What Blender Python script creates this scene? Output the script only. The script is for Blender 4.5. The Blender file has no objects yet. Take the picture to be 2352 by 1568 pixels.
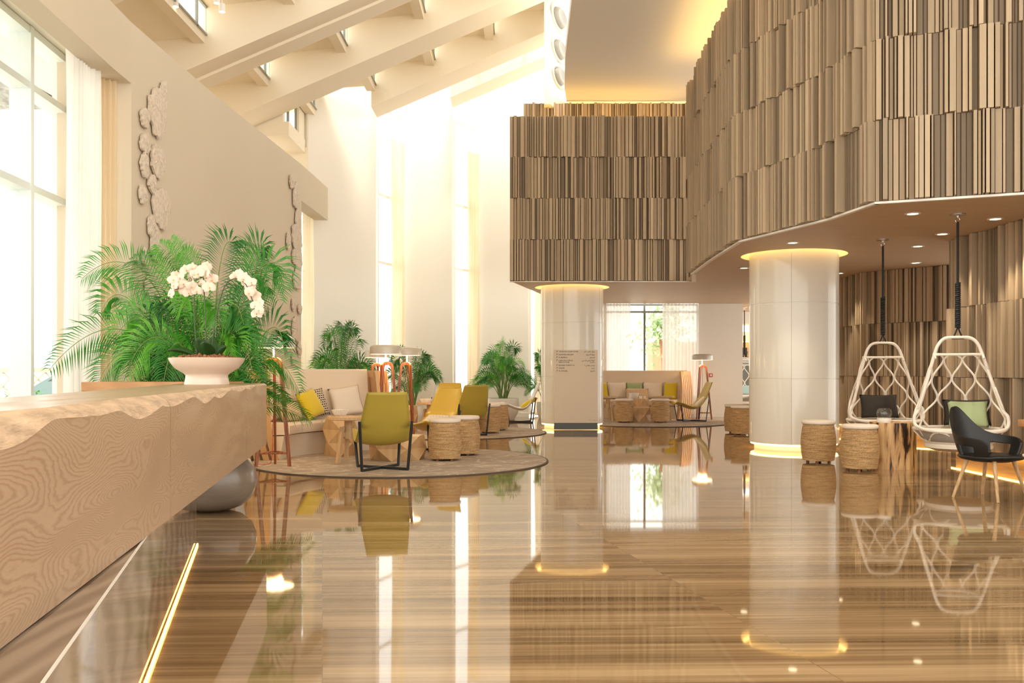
import bpy, bmesh, math, random
from mathutils import Vector, Matrix, Euler
from math import sin, cos, pi, radians as R, sqrt, atan2, exp

# ------------------------------------------------------------------ camera, light, exposure
C = bpy.context.scene.collection
SC = bpy.context.scene
F, HZ, H = 2050.0, 855.0, 1.15           # focal length in pixels, horizon row, eye height
cam = bpy.data.objects.new('camera', bpy.data.cameras.new('camera'))
C.objects.link(cam)
cam.location = (0, 0, H)
cam.rotation_euler = (R(90), 0, 0)
cam.data.sensor_width = 36
cam.data.lens = 36 * F / 2352
cam.data.shift_y = (HZ - 784) / 2352
cam.data.clip_start = .05
cam.data.clip_end = 300
SC.camera = cam
SC.view_settings.view_transform = 'Standard'
SC.view_settings.look = 'None'
SC.view_settings.exposure = -0.65
SC.view_settings.gamma = 1
SC.view_settings.use_curve_mapping = False
try:
    SC.cycles.use_denoising = True
    SC.cycles.max_bounces = 10
    SC.cycles.diffuse_bounces = 6
    SC.cycles.glossy_bounces = 5
    SC.cycles.transparent_max_bounces = 16
    SC.cycles.sample_clamp_indirect = 6
    SC.cycles.caustics_reflective = False
    SC.cycles.caustics_refractive = False
except Exception:
    pass
world = bpy.data.worlds.new('world')
SC.world = world
world.use_nodes = True
bgn = world.node_tree.nodes['Background']
bgn.inputs[0].default_value = (1.0, .975, .90, 1)
bgn.inputs[1].default_value = 5.0
SUN_DIR = Vector((-.06, .30, -.95)).normalized()
sun = bpy.data.objects.new('sun', bpy.data.lights.new('sun', 'SUN'))
C.objects.link(sun)
sun.data.energy = 9.0
sun.data.angle = R(14)
sun.data.color = (1, .9, .76)
sun.rotation_euler = SUN_DIR.to_track_quat('-Z', 'Y').to_euler()
sun.location = (-10, -8, 12)

LED = (1.0, .60, .16)

# ------------------------------------------------------------------ materials
def new_mat(name):
    m = bpy.data.materials.new(name); m.use_nodes = True
    return m, m.node_tree.nodes, m.node_tree.links, m.node_tree.nodes['Principled BSDF']

def mat(name, col, rough=.6, metal=0, spec=.5, noise=0, nscale=(8, 8, 8), bump=0, bscale=(60, 60, 60), coat=0, sheen=0, trans=0, emit=0, ecol=None):
    m, N, L, B = new_mat(name)
    B.inputs['Base Color'].default_value = (*col, 1)
    B.inputs['Roughness'].default_value = rough
    B.inputs['Metallic'].default_value = metal
    B.inputs['Specular IOR Level'].default_value = spec
    B.inputs['Coat Weight'].default_value = coat
    B.inputs['Coat Roughness'].default_value = .04
    B.inputs['Sheen Weight'].default_value = sheen
    if emit:
        B.inputs['Emission Color'].default_value = (*(ecol or col), 1)
        B.inputs['Emission Strength'].default_value = emit
    tc = None
    def tex(scale, detail):
        nonlocal tc
        if tc is None: tc = N.new('ShaderNodeTexCoord')
        mp = N.new('ShaderNodeMapping'); mp.inputs['Scale'].default_value = scale
        L.new(tc.outputs['Object'], mp.inputs[0])
        t = N.new('ShaderNodeTexNoise'); t.inputs['Detail'].default_value = detail; t.inputs['Scale'].default_value = 1
        L.new(mp.outputs[0], t.inputs['Vector'])
        return t
    if noise:
        t = tex(nscale, 5)
        mx = N.new('ShaderNodeMix'); mx.data_type = 'RGBA'
        mx.inputs['A'].default_value = (*[c * (1 - noise) for c in col], 1)
        mx.inputs['B'].default_value = (*[min(1, c * (1 + noise)) for c in col], 1)
        rp = N.new('ShaderNodeMapRange'); rp.inputs[1].default_value = .3; rp.inputs[2].default_value = .7
        L.new(t.outputs['Fac'], rp.inputs[0]); L.new(rp.outputs[0], mx.inputs['Factor'])
        L.new(mx.outputs['Result'], B.inputs['Base Color'])
    if bump:
        t = tex(bscale, 3)
        b = N.new('ShaderNodeBump'); b.inputs['Strength'].default_value = bump; b.inputs['Distance'].default_value = .01
        L.new(t.outputs['Fac'], b.inputs['Height']); L.new(b.outputs[0], B.inputs['Normal'])
    return m

def emis(name, col, s):
    m = bpy.data.materials.new(name); m.use_nodes = True
    N, L = m.node_tree.nodes, m.node_tree.links
    N.clear()
    e = N.new('ShaderNodeEmission'); e.inputs[0].default_value = (*col, 1); e.inputs[1].default_value = s
    o = N.new('ShaderNodeOutputMaterial'); L.new(e.outputs[0], o.inputs[0])
    return m

def wood(name, dark, light, scale=(1, 1, 1), rough=.45, wave=7.0, dist=4.0, bump=.15, coat=0, axis='X'):
    m, N, L, B = new_mat(name)
    tc = N.new('ShaderNodeTexCoord'); mp = N.new('ShaderNodeMapping'); mp.inputs['Scale'].default_value = scale
    L.new(tc.outputs['Object'], mp.inputs[0])
    w = N.new('ShaderNodeTexWave'); w.wave_type = 'BANDS'; w.bands_direction = axis
    w.inputs['Scale'].default_value = wave; w.inputs['Distortion'].default_value = dist
    w.inputs['Detail'].default_value = 3; w.inputs['Detail Scale'].default_value = 1.2
    L.new(mp.outputs[0], w.inputs['Vector'])
    n = N.new('ShaderNodeTexNoise'); n.inputs['Scale'].default_value = 2.2; n.inputs['Detail'].default_value = 6
    L.new(mp.outputs[0], n.inputs['Vector'])
    a = N.new('ShaderNodeMath'); a.operation = 'MULTIPLY_ADD'; a.inputs[1].default_value = .55
    b = N.new('ShaderNodeMath'); b.operation = 'MULTIPLY'; b.inputs[1].default_value = .45
    L.new(n.outputs['Fac'], b.inputs[0]); L.new(w.outputs['Fac'], a.inputs[0]); L.new(b.outputs[0], a.inputs[2])
    cr = N.new('ShaderNodeValToRGB')
    cr.color_ramp.elements[0].position = .15; cr.color_ramp.elements[0].color = (*dark, 1)
    cr.color_ramp.elements[1].position = .75; cr.color_ramp.elements[1].color = (*light, 1)
    L.new(a.outputs[0], cr.inputs[0]); L.new(cr.outputs[0], B.inputs['Base Color'])
    B.inputs['Roughness'].default_value = rough; B.inputs['Coat Weight'].default_value = coat
    if bump:
        bp = N.new('ShaderNodeBump'); bp.inputs['Strength'].default_value = bump; bp.inputs['Distance'].default_value = .004
        L.new(a.outputs[0], bp.inputs['Height']); L.new(bp.outputs[0], B.inputs['Normal'])
    return m

def oak_desk():
    # limed oak: closed swirling growth rings, contour lines of a stretched noise field
    m, N, L, B = new_mat('limed_oak')
    tc = N.new('ShaderNodeTexCoord'); mp = N.new('ShaderNodeMapping'); mp.inputs['Scale'].default_value = (2.4, .62, 2.9)
    L.new(tc.outputs['Object'], mp.inputs[0])
    n = N.new('ShaderNodeTexNoise'); n.inputs['Scale'].default_value = 1.5; n.inputs['Detail'].default_value = 1.2; n.inputs['Distortion'].default_value = .35
    L.new(mp.outputs[0], n.inputs['Vector'])
    mu = N.new('ShaderNodeMath'); mu.operation = 'MULTIPLY'; mu.inputs[1].default_value = 62
    L.new(n.outputs['Fac'], mu.inputs[0])
    mp2 = N.new('ShaderNodeMapping'); mp2.inputs['Scale'].default_value = (60, 14, 60)
    L.new(tc.outputs['Object'], mp2.inputs[0])
    n2 = N.new('ShaderNodeTexNoise'); n2.inputs['Scale'].default_value = 1; n2.inputs['Detail'].default_value = 4
    L.new(mp2.outputs[0], n2.inputs['Vector'])
    ad = N.new('ShaderNodeMath'); ad.operation = 'MULTIPLY_ADD'; ad.inputs[1].default_value = 1.1
    L.new(n2.outputs['Fac'], ad.inputs[0]); L.new(mu.outputs[0], ad.inputs[2])
    fr = N.new('ShaderNodeMath'); fr.operation = 'FRACT'
    L.new(ad.outputs[0], fr.inputs[0])
    cr = N.new('ShaderNodeValToRGB')
    e = cr.color_ramp.elements
    e[0].position = 0; e[0].color = (.325, .20, .12, 1)
    e[1].position = .3; e[1].color = (.42, .285, .185, 1)
    x = e.new(.7); x.color = (.44, .30, .195, 1)
    x = e.new(.92); x.color = (.36, .23, .14, 1)
    L.new(fr.outputs[0], cr.inputs[0])
    sep = N.new('ShaderNodeMix'); sep.data_type = 'RGBA'; sep.blend_type = 'MULTIPLY'; sep.inputs['Factor'].default_value = .35
    n3 = N.new('ShaderNodeTexNoise'); n3.inputs['Scale'].default_value = 1.1
    L.new(tc.outputs['Object'], n3.inputs['Vector'])
    L.new(cr.outputs[0], sep.inputs['A']); L.new(n3.outputs['Color'], sep.inputs['B'])
    L.new(cr.outputs[0], B.inputs['Base Color'])
    B.inputs['Roughness'].default_value = .3; B.inputs['Specular IOR Level'].default_value = .5
    bp = N.new('ShaderNodeBump'); bp.inputs['Strength'].default_value = .2; bp.inputs['Distance'].default_value = .003
    L.new(fr.outputs[0], bp.inputs['Height']); L.new(bp.outputs[0], B.inputs['Normal'])
    return m

def floor_mat():
    m, N, L, B = new_mat('striped_marble')
    tc = N.new('ShaderNodeTexCoord')
    def vec(scale, rot=0, loc=(0, 0, 0)):
        mp = N.new('ShaderNodeMapping'); mp.inputs['Scale'].default_value = scale
        mp.inputs['Rotation'].default_value = (0, 0, rot); mp.inputs['Location'].default_value = loc
        L.new(tc.outputs['Object'], mp.inputs[0]); return mp
    br = N.new('ShaderNodeTexBrick')
    br.inputs['Scale'].default_value = 1; br.inputs['Brick Width'].default_value = 1.9; br.inputs['Row Height'].default_value = .95
    br.inputs['Mortar Size'].default_value = .0022; br.offset = .0
    br.inputs['Color1'].default_value = (0, 0, 0, 1); br.inputs['Color2'].default_value = (1, 1, 1, 1)
    br.inputs['Mortar'].default_value = (.5, .5, .5, 1)
    L.new(vec((1, 1, 1), R(-12)).outputs[0], br.inputs['Vector'])
    # stripes run along the room's width, shifted a little from slab to slab
    off = N.new('ShaderNodeVectorMath'); off.operation = 'MULTIPLY_ADD'
    off.inputs[1].default_value = (3, .8, 0)
    L.new(br.outputs['Color'], off.inputs[0]); L.new(vec((1, 1, 1), R(-1.5)).outputs[0], off.inputs[2])
    def stripes(scale, detail, dist):
        mp = N.new('ShaderNodeMapping'); mp.inputs['Scale'].default_value = scale
        L.new(off.outputs[0], mp.inputs[0])
        t = N.new('ShaderNodeTexNoise'); t.inputs['Scale'].default_value = 1; t.inputs['Detail'].default_value = detail
        t.inputs['Distortion'].default_value = dist
        L.new(mp.outputs[0], t.inputs['Vector']); return t
    a = stripes((.16, 7.0, 1), 7, .15); b = stripes((.5, 34.0, 1), 4, .1); c2 = stripes((.08, 2.2, 1), 3, .1)
    s1 = N.new('ShaderNodeMath'); s1.operation = 'MULTIPLY_ADD'; s1.inputs[1].default_value = .45
    s2 = N.new('ShaderNodeMath'); s2.operation = 'MULTIPLY_ADD'; s2.inputs[1].default_value = .33
    s3 = N.new('ShaderNodeMath'); s3.operation = 'MULTIPLY'; s3.inputs[1].default_value = .22
    L.new(c2.outputs['Fac'], s3.inputs[0]); L.new(b.outputs['Fac'], s2.inputs[0]); L.new(s3.outputs[0], s2.inputs[2])
    L.new(a.outputs['Fac'], s1.inputs[0]); L.new(s2.outputs[0], s1.inputs[2])
    cr = N.new('ShaderNodeValToRGB'); e = cr.color_ramp.elements
    e[0].position = .36; e[0].color = (.12, .07, .031, 1)
    e[1].position = .62; e[1].color = (.47, .32, .175, 1)
    x = e.new(.44); x.color = (.205, .126, .060, 1)
    x = e.new(.51); x.color = (.305, .195, .098, 1)
    L.new(s1.outputs[0], cr.inputs[0])
    mx = N.new('ShaderNodeMix'); mx.data_type = 'RGBA'
    mx.inputs['B'].default_value = (.23, .15, .09, 1)
    fm = N.new('ShaderNodeMath'); fm.operation = 'MULTIPLY'; fm.inputs[1].default_value = .7
    L.new(br.outputs['Fac'], fm.inputs[0])
    L.new(fm.outputs[0], mx.inputs['Factor']); L.new(cr.outputs[0], mx.inputs['A'])
    L.new(mx.outputs['Result'], B.inputs['Base Color'])
    B.inputs['Roughness'].default_value = .035
    B.inputs['IOR'].default_value = 1.7
    return m

def slat_mat(name, base):
    m, N, L, B = new_mat(name)
    at = N.new('ShaderNodeAttribute'); at.attribute_name = 'tone'
    tc = N.new('ShaderNodeTexCoord'); mp = N.new('ShaderNodeMapping'); mp.inputs['Scale'].default_value = (30, 30, 2.5)
    L.new(tc.outputs['Object'], mp.inputs[0])
    n = N.new('ShaderNodeTexNoise'); n.inputs['Scale'].default_value = 1; n.inputs['Detail'].default_value = 4
    L.new(mp.outputs[0], n.inputs['Vector'])
    mr = N.new('ShaderNodeMapRange'); mr.inputs[3].default_value = .86; mr.inputs[4].default_value = 1.14
    L.new(n.outputs['Fac'], mr.inputs[0])
    mu = N.new('ShaderNodeMath'); mu.operation = 'MULTIPLY'
    L.new(at.outputs['Fac'], mu.inputs[0]); L.new(mr.outputs[0], mu.inputs[1])
    v = N.new('ShaderNodeVectorMath'); v.operation = 'SCALE'; v.inputs[0].default_value = base
    L.new(mu.outputs[0], v.inputs['Scale']); L.new(v.outputs[0], B.inputs['Base Color'])
    B.inputs['Roughness'].default_value = .6; B.inputs['Specular IOR Level'].default_value = .3
    return m

def glass_mat():
    m = bpy.data.materials.new('window_glass'); m.use_nodes = True
    N, L = m.node_tree.nodes, m.node_tree.links; N.clear()
    t = N.new('ShaderNodeBsdfTransparent'); t.inputs[0].default_value = (.97, .985, .98, 1)
    g = N.new('ShaderNodeBsdfGlossy'); g.inputs['Roughness'].default_value = .02
    lw = N.new('ShaderNodeLayerWeight'); lw.inputs['Blend'].default_value = .12
    f = N.new('ShaderNodeMath'); f.operation = 'MULTIPLY_ADD'; f.inputs[1].default_value = .35; f.inputs[2].default_value = .03
    L.new(lw.outputs['Facing'], f.inputs[0])
    mx = N.new('ShaderNodeMixShader'); o = N.new('ShaderNodeOutputMaterial')
    L.new(f.outputs[0], mx.inputs[0]); L.new(t.outputs[0], mx.inputs[1]); L.new(g.outputs[0], mx.inputs[2]); L.new(mx.outputs[0], o.inputs[0])
    return m

def sheer(name, col, tr):
    m = bpy.data.materials.new(name); m.use_nodes = True
    N, L = m.node_tree.nodes, m.node_tree.links; N.clear()
    d = N.new('ShaderNodeBsdfDiffuse'); d.inputs[0].default_value = (*col, 1)
    t = N.new('ShaderNodeBsdfTranslucent'); t.inputs[0].default_value = (*col, 1)
    p = N.new('ShaderNodeBsdfTransparent')
    m1 = N.new('ShaderNodeMixShader'); m1.inputs[0].default_value = .55
    m2 = N.new('ShaderNodeMixShader'); m2.inputs[0].default_value = tr
    o = N.new('ShaderNodeOutputMaterial')
    L.new(d.outputs[0], m1.inputs[1]); L.new(t.outputs[0], m1.inputs[2]); L.new(m1.outputs[0], m2.inputs[1]); L.new(p.outputs[0], m2.inputs[2]); L.new(m2.outputs[0], o.inputs[0])
    return m

def leaf_mat(name, c1, c2):
    m, N, L, B = new_mat(name)
    at = N.new('ShaderNodeAttribute'); at.attribute_name = 'tone'
    mx = N.new('ShaderNodeMix'); mx.data_type = 'RGBA'
    mx.inputs['A'].default_value = (*c1, 1); mx.inputs['B'].default_value = (*c2, 1)
    L.new(at.outputs['Fac'], mx.inputs['Factor']); L.new(mx.outputs['Result'], B.inputs['Base Color'])
    B.inputs['Roughness'].default_value = .42
    t = N.new('ShaderNodeBsdfTranslucent'); L.new(mx.outputs['Result'], t.inputs[0])
    ms = N.new('ShaderNodeMixShader'); ms.inputs[0].default_value = .3
    o = N['Material Output']
    L.new(B.outputs[0], ms.inputs[1]); L.new(t.outputs[0], ms.inputs[2]); L.new(ms.outputs[0], o.inputs[0])
    return m

def rope_mat():
    m, N, L, B = new_mat('jute_rope')
    tc = N.new('ShaderNodeTexCoord')
    mp = N.new('ShaderNodeMapping'); mp.inputs['Scale'].default_value = (7, 7, 75); L.new(tc.outputs['Object'], mp.inputs[0])
    n = N.new('ShaderNodeTexNoise'); n.inputs['Scale'].default_value = 1; n.inputs['Detail'].default_value = 3; L.new(mp.outputs[0], n.inputs['Vector'])
    n2 = N.new('ShaderNodeTexNoise'); n2.inputs['Scale'].default_value = 90; n2.inputs['Detail'].default_value = 2; L.new(tc.outputs['Object'], n2.inputs['Vector'])
    ad = N.new('ShaderNodeMath'); ad.operation = 'ADD'; L.new(n.outputs['Fac'], ad.inputs[0]); L.new(n2.outputs['Fac'], ad.inputs[1])
    cr = N.new('ShaderNodeValToRGB')
    cr.color_ramp.elements[0].position = .38; cr.color_ramp.elements[0].color = (.34, .20, .08, 1)
    cr.color_ramp.elements[1].position = .62; cr.color_ramp.elements[1].color = (.70, .47, .24, 1)
    hv = N.new('ShaderNodeMath'); hv.operation = 'MULTIPLY'; hv.inputs[1].default_value = .5
    L.new(ad.outputs[0], hv.inputs[0]); L.new(hv.outputs[0], cr.inputs[0]); L.new(cr.outputs[0], B.inputs['Base Color'])
    B.inputs['Roughness'].default_value = .85
    return m

def stump_mat():
    m, N, L, B = new_mat('spalted_timber')
    tc = N.new('ShaderNodeTexCoord')
    mp = N.new('ShaderNodeMapping'); mp.inputs['Scale'].default_value = (13, 13, 2.0); L.new(tc.outputs['Object'], mp.inputs[0])
    n = N.new('ShaderNodeTexNoise'); n.inputs['Scale'].default_value = 1; n.inputs['Detail'].default_value = 8; n.inputs['Distortion'].default_value = .6; L.new(mp.outputs[0], n.inputs['Vector'])
    cr = N.new('ShaderNodeValToRGB'); e = cr.color_ramp.elements
    e[0].position = .40; e[0].color = (.02, .012, .008, 1)
    e[1].position = .68; e[1].color = (.78, .55, .29, 1)
    x = e.new(.445); x.color = (.32, .15, .05, 1)
    x = e.new(.50); x.color = (.60, .37, .16, 1)
    L.new(n.outputs['Fac'], cr.inputs[0]); L.new(cr.outputs[0], B.inputs['Base Color'])
    B.inputs['Roughness'].default_value = .5
    bp = N.new('ShaderNodeBump'); bp.inputs['Strength'].default_value = .4; bp.inputs['Distance'].default_value = .01
    L.new(n.outputs['Fac'], bp.inputs['Height']); L.new(bp.outputs[0], B.inputs['Normal'])
    return m

def rug_mat():
    m, N, L, B = new_mat('veined_rug')
    tc = N.new('ShaderNodeTexCoord')
    mp = N.new('ShaderNodeMapping'); mp.inputs['Scale'].default_value = (1.0, 1.6, 1); L.new(tc.outputs['Object'], mp.inputs[0])
    n = N.new('ShaderNodeTexNoise'); n.inputs['Scale'].default_value = 1.6; n.inputs['Detail'].default_value = 5; n.inputs['Distortion'].default_value = 1.4; L.new(mp.outputs[0], n.inputs['Vector'])
    ab = N.new('ShaderNodeMath'); ab.operation = 'SUBTRACT'; ab.inputs[1].default_value = .5; L.new(n.outputs['Fac'], ab.inputs[0])
    a2 = N.new('ShaderNodeMath'); a2.operation = 'ABSOLUTE'; L.new(ab.outputs[0], a2.inputs[0])
    cr = N.new('ShaderNodeValToRGB'); e = cr.color_ramp.elements
    e[0].position = 0; e[0].color = (.66, .57, .49, 1)
    e[1].position = .018; e[1].color = (.42, .345, .285, 1)
    x = e.new(.12); x.color = (.365, .295, .24, 1)
    L.new(a2.outputs[0], cr.inputs[0]); L.new(cr.outputs[0], B.inputs['Base Color'])
    B.inputs['Roughness'].default_value = .95; B.inputs['Specular IOR Level'].default_value = .1
    return m

def pattern_mat(name, a, b, kind, vs=45):
    m, N, L, B = new_mat(name)
    tc = N.new('ShaderNodeTexCoord')
    if kind == 'blocks':
        t = N.new('ShaderNodeTexBrick'); t.inputs['Scale'].default_value = 9
        t.inputs['Color1'].default_value = (*a, 1); t.inputs['Color2'].default_value = (*a, 1); t.inputs['Mortar'].default_value = (*b, 1)
        t.inputs['Mortar Size'].default_value = .06; t.inputs['Brick Width'].default_value = .35; t.inputs['Row Height'].default_value = .3
        L.new(tc.outputs['Object'], t.inputs['Vector']); L.new(t.outputs['Color'], B.inputs['Base Color'])
    elif kind == 'zigzag':
        sx = N.new('ShaderNodeSeparateXYZ'); L.new(tc.outputs['Object'], sx.inputs[0])
        pp = N.new('ShaderNodeMath'); pp.operation = 'PINGPONG'; pp.inputs[1].default_value = .03; L.new(sx.outputs[0], pp.inputs[0])
        ad = N.new('ShaderNodeMath'); ad.operation = 'MULTIPLY_ADD'; ad.inputs[1].default_value = 1.4; L.new(pp.outputs[0], ad.inputs[0]); L.new(sx.outputs[1], ad.inputs[2])
        p2 = N.new('ShaderNodeMath'); p2.operation = 'PINGPONG'; p2.inputs[1].default_value = .035; L.new(ad.outputs[0], p2.inputs[0])
        gt = N.new('ShaderNodeMath'); gt.operation = 'LESS_THAN'; gt.inputs[1].default_value = .004; L.new(p2.outputs[0], gt.inputs[0])
        mx = N.new('ShaderNodeMix'); mx.data_type = 'RGBA'; mx.inputs['A'].default_value = (*a, 1); mx.inputs['B'].default_value = (*b, 1)
        L.new(gt.outputs[0], mx.inputs['Factor']); L.new(mx.outputs['Result'], B.inputs['Base Color'])
    else:
        t = N.new('ShaderNodeTexVoronoi'); t.inputs['Scale'].default_value = vs; L.new(tc.outputs['Object'], t.inputs['Vector'])
        mx = N.new('ShaderNodeMix'); mx.data_type = 'RGBA'; mx.inputs['A'].default_value = (*b, 1); mx.inputs['B'].default_value = (*a, 1)
        L.new(t.outputs['Distance'], mx.inputs['Factor']); L.new(mx.outputs['Result'], B.inputs['Base Color'])
        bp = N.new('ShaderNodeBump'); bp.inputs['Strength'].default_value = .6; bp.inputs['Distance'].default_value = .01
        L.new(t.outputs['Distance'], bp.inputs['Height']); L.new(bp.outputs[0], B.inputs['Normal'])
    B.inputs['Roughness'].default_value = .9
    return m

M = {}
M['floor'] = floor_mat()
M['wall'] = mat('white_plaster', (.87, .83, .75), .7, noise=.015, nscale=(.6, .6, .6))
M['stone_wall'] = mat('warm_plaster', (.63, .54, .415), .75, noise=.02, nscale=(.5, .5, .5))
M['beam'] = mat('cream_plaster', (.86, .77, .62), .7)
M['grey_ceiling'] = mat('grey_plaster', (.83, .80, .74), .75)
M['soffit'] = wood('soffit_veneer', (.46, .32, .20), (.60, .44, .30), (.35, 4, 1), .5, 3, 2, 0, axis='Y')
M['trim'] = mat('white_trim', (.84, .80, .74), .5)
M['slat'] = slat_mat('walnut_slats', (.45, .345, .23))
M['slat_back'] = mat('dark_backing', (.10, .065, .04), .8)
M['glossy_white'] = mat('glossy_panel', (.84, .80, .71), .10, spec=.45)
M['groove'] = mat('seam', (.42, .38, .33), .6)
M['frame'] = mat('window_frame_metal', (.72, .78, .76), .4)  # frame metal lightened, window glare put into its colour
M['dark_frame'] = mat('dark_bronze', (.27, .29, .27), .4)
M['glass'] = glass_mat()
M['sheer'] = sheer('sheer_curtain', (.95, .93, .90), .14)
M['drape'] = sheer('cream_curtain', (.88, .76, .58), .02)
M['led'] = emis('led_glow', LED, 16.0)
M['led_cove2'] = emis('led_tier_glow', LED, 30.0)
M['led_desk'] = emis('led_desk_glow', LED, 9.0)
M['led_soft'] = emis('led_cove', LED, 42.0)
M['lamp_glow'] = emis('lamp_diffuser', (1, .66, .30), 26)
M['down_glow'] = emis('downlight_glow', (1, .80, .50), 11)
M['oak'] = oak_desk()
M['oak_hewn'] = mat('hewn_oak', (.55, .39, .26), .5, noise=.25, nscale=(20, 8, 40), bump=.9, bscale=(38, 18, 70))
M['plinth'] = wood('veined_marble', (.20, .14, .095), (.36, .28, .21), (2.0, .5, 2.2), .04, 2.0, 7, 0)
M['stone'] = mat('polished_stone', (.20, .16, .125), .22, noise=.3, nscale=(1.5, 1.5, 6))
M['counter'] = wood('orange_wood', (.44, .22, .09), (.54, .28, .12), (.5, 1, 3), .4, 2, 6, 0)
M['ceramic'] = mat('pink_white_ceramic', (.72, .58, .47), .28, coat=.3)
M['white_ceramic'] = mat('white_ceramic', (.84, .80, .74), .35)
M['bark'] = mat('bark_chips', (.26, .10, .04), .9, noise=.5, nscale=(40, 40, 40))
M['soil'] = mat('soil', (.06, .04, .025), .95)
M['petal'] = mat('orchid_petal', (.80, .655, .53), .5, sheen=.2)
M['petal_core'] = mat('orchid_lip', (.75, .45, .10), .5)
M['stem'] = mat('orchid_stem', (.05, .06, .02), .5)
M['orchid_leaf'] = mat('orchid_leaf', (.022, .065, .012), .5, spec=.25)
M['palm'] = leaf_mat('palm_leaf', (.013, .115, .016), (.055, .31, .03))
M['palm_light'] = leaf_mat('palm_leaf_young', (.06, .31, .018), (.17, .50, .04))
M['pale_leaf'] = leaf_mat('pale_leaf', (.30, .42, .20), (.50, .60, .36))  # leaf green paled to imitate bright daylight washing it out
M['palm_stem'] = mat('palm_stem', (.16, .26, .05), .5)
M['fabric'] = mat('oatmeal_fabric', (.70, .58, .44), .9, bump=.25, bscale=(260, 260, 260), sheen=.2)
M['sofa_back'] = mat('oatmeal_back', (.76, .63, .49), .9, bump=.2, bscale=(200, 200, 200), sheen=.2)
M['sofa_wood'] = wood('honey_slats', (.50, .27, .10), (.70, .42, .19), (6, 6, .6), .4, 4, 3, .05)
M['mustard'] = mat('mustard_leather', (.66, .44, .06), .42, noise=.04, nscale=(3, 3, 3))  # chair leather as lit: brightness of the sunward fronts is in the colour
M['olive'] = mat('olive_leather', (.44, .33, .05), .42, noise=.04, nscale=(3, 3, 3))  # same chair leather, darkened: shade on turned backs put into the colour
M['white_sling'] = mat('white_sling', (.82, .80, .76), .6)
M['black_metal'] = mat('black_steel', (.015, .016, .017), .4)
M['walnut'] = wood('red_walnut', (.20, .055, .02), (.36, .12, .045), (1, 1, 1), .35, 6, 3, .05)
M['shade'] = mat('lamp_shade_enamel', (.62, .56, .47), .3, coat=.4)
M['steel'] = mat('steel', (.6, .58, .55), .25, metal=1)
M['red_cord'] = mat('red_cord', (.55, .06, .02), .6)
M['rope'] = rope_mat()
M['cushion'] = mat('cream_cushion', (.78, .68, .58), .9, bump=.15, bscale=(200, 200, 200))
M['yellow'] = mat('yellow_velvet', (.68, .50, .01), .8, sheen=.3)
M['green'] = mat('sage_linen', (.36, .44, .24), .9)
M['teal'] = mat('pale_teal', (.40, .56, .54), .9)
M['dark_fabric'] = mat('charcoal_fabric', (.035, .028, .022), .9)
M['knit'] = pattern_mat('tan_knit', (.72, .55, .38), (.50, .34, .20), 'knit')
M['print'] = pattern_mat('block_print', (.045, .035, .03), (.68, .58, .46), 'blocks')
M['zig'] = pattern_mat('zigzag_cloth', (.80, .72, .62), (.45, .38, .30), 'zigzag')
M['facet'] = wood('facet_oak', (.56, .35, .17), (.62, .40, .20), (1, 1, 1.5), .45, 3, 3, .0)
M['light_oak'] = wood('light_oak', (.57, .38, .20), (.64, .44, .25), (2, 2, 1), .4, 3, 3, .0)
M['rug'] = rug_mat()
M['rug_edge'] = mat('rug_edge', (.10, .075, .055), .9)
M['rattan'] = mat('white_rattan', (.82, .75, .66), .45)
M['grey_cloth'] = mat('grey_cloth', (.36, .32, .28), .9)
M['black_rope'] = mat('black_rope', (.012, .012, .012), .7)
M['stump'] = stump_mat()
M['shell'] = mat('black_shell', (.012, .010, .009), .42, spec=.4)
M['leg_wood'] = wood('ash_leg', (.55, .34, .16), (.68, .45, .24), (3, 3, 1), .4, 5, 2, 0)
M['sign'] = mat('sign_panel', (.70, .59, .45), .45)
M['sign_base'] = mat('sign_base', (.055, .06, .055), .4)
M['ink'] = mat('sign_ink', (.07, .055, .045), .6)
M['sign_faint'] = mat('sign_faint_ink', (.48, .40, .29), .5)
M['coral'] = pattern_mat('coral_plaster', (.74, .64, .53), (.56, .47, .38), 'knit', 24)
M['white_metal'] = mat('white_metal', (.85, .82, .78), .4)
M['jet_grey'] = mat('diffuser_grey', (.50, .48, .42), .3)  # white outlets toned grey: shading painted in where strong light flattens them
M['jet_dark'] = mat('diffuser_throat', (.26, .25, .22), .35)  # darker still, shade of the throat put into the colour
M['red_box'] = mat('alarm_red', (.55, .03, .02), .5)
M['white_plastic'] = mat('white_plastic', (.85, .83, .80), .5)
M['bar_warm'] = mat('bar_timber', (.62, .38, .17), .5)
M['bar_grey'] = mat('bar_panel', (.16, .17, .15), .6)
M['bronze'] = mat('dark_bronze_figure', (.04, .025, .015), .4)
M['terracotta'] = mat('terracotta', (.60, .27, .16), .8)
M['ext_ground'] = mat('pale_paving', (.75, .72, .68), .9)
M['ext_wall'] = mat('pale_render', (.80, .70, .62), .9)
M['lattice'] = mat('lattice_timber', (.55, .50, .40), .8)
M['car_paint'] = mat('teal_paint', (.10, .19, .20), .3, coat=.5)  # teal lightened, outdoor haze painted into it
M['car_glass'] = mat('tinted_glass', (.03, .035, .04), .1)
M['canopy'] = mat('grey_canopy', (.30, .31, .30), .8, noise=.4, nscale=(9, 9, 9))

# ------------------------------------------------------------------ helpers
def P(px, py, Y):
    return Vector(((px - 1176) * Y / F, Y, H + (HZ - py) * Y / F))

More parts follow.
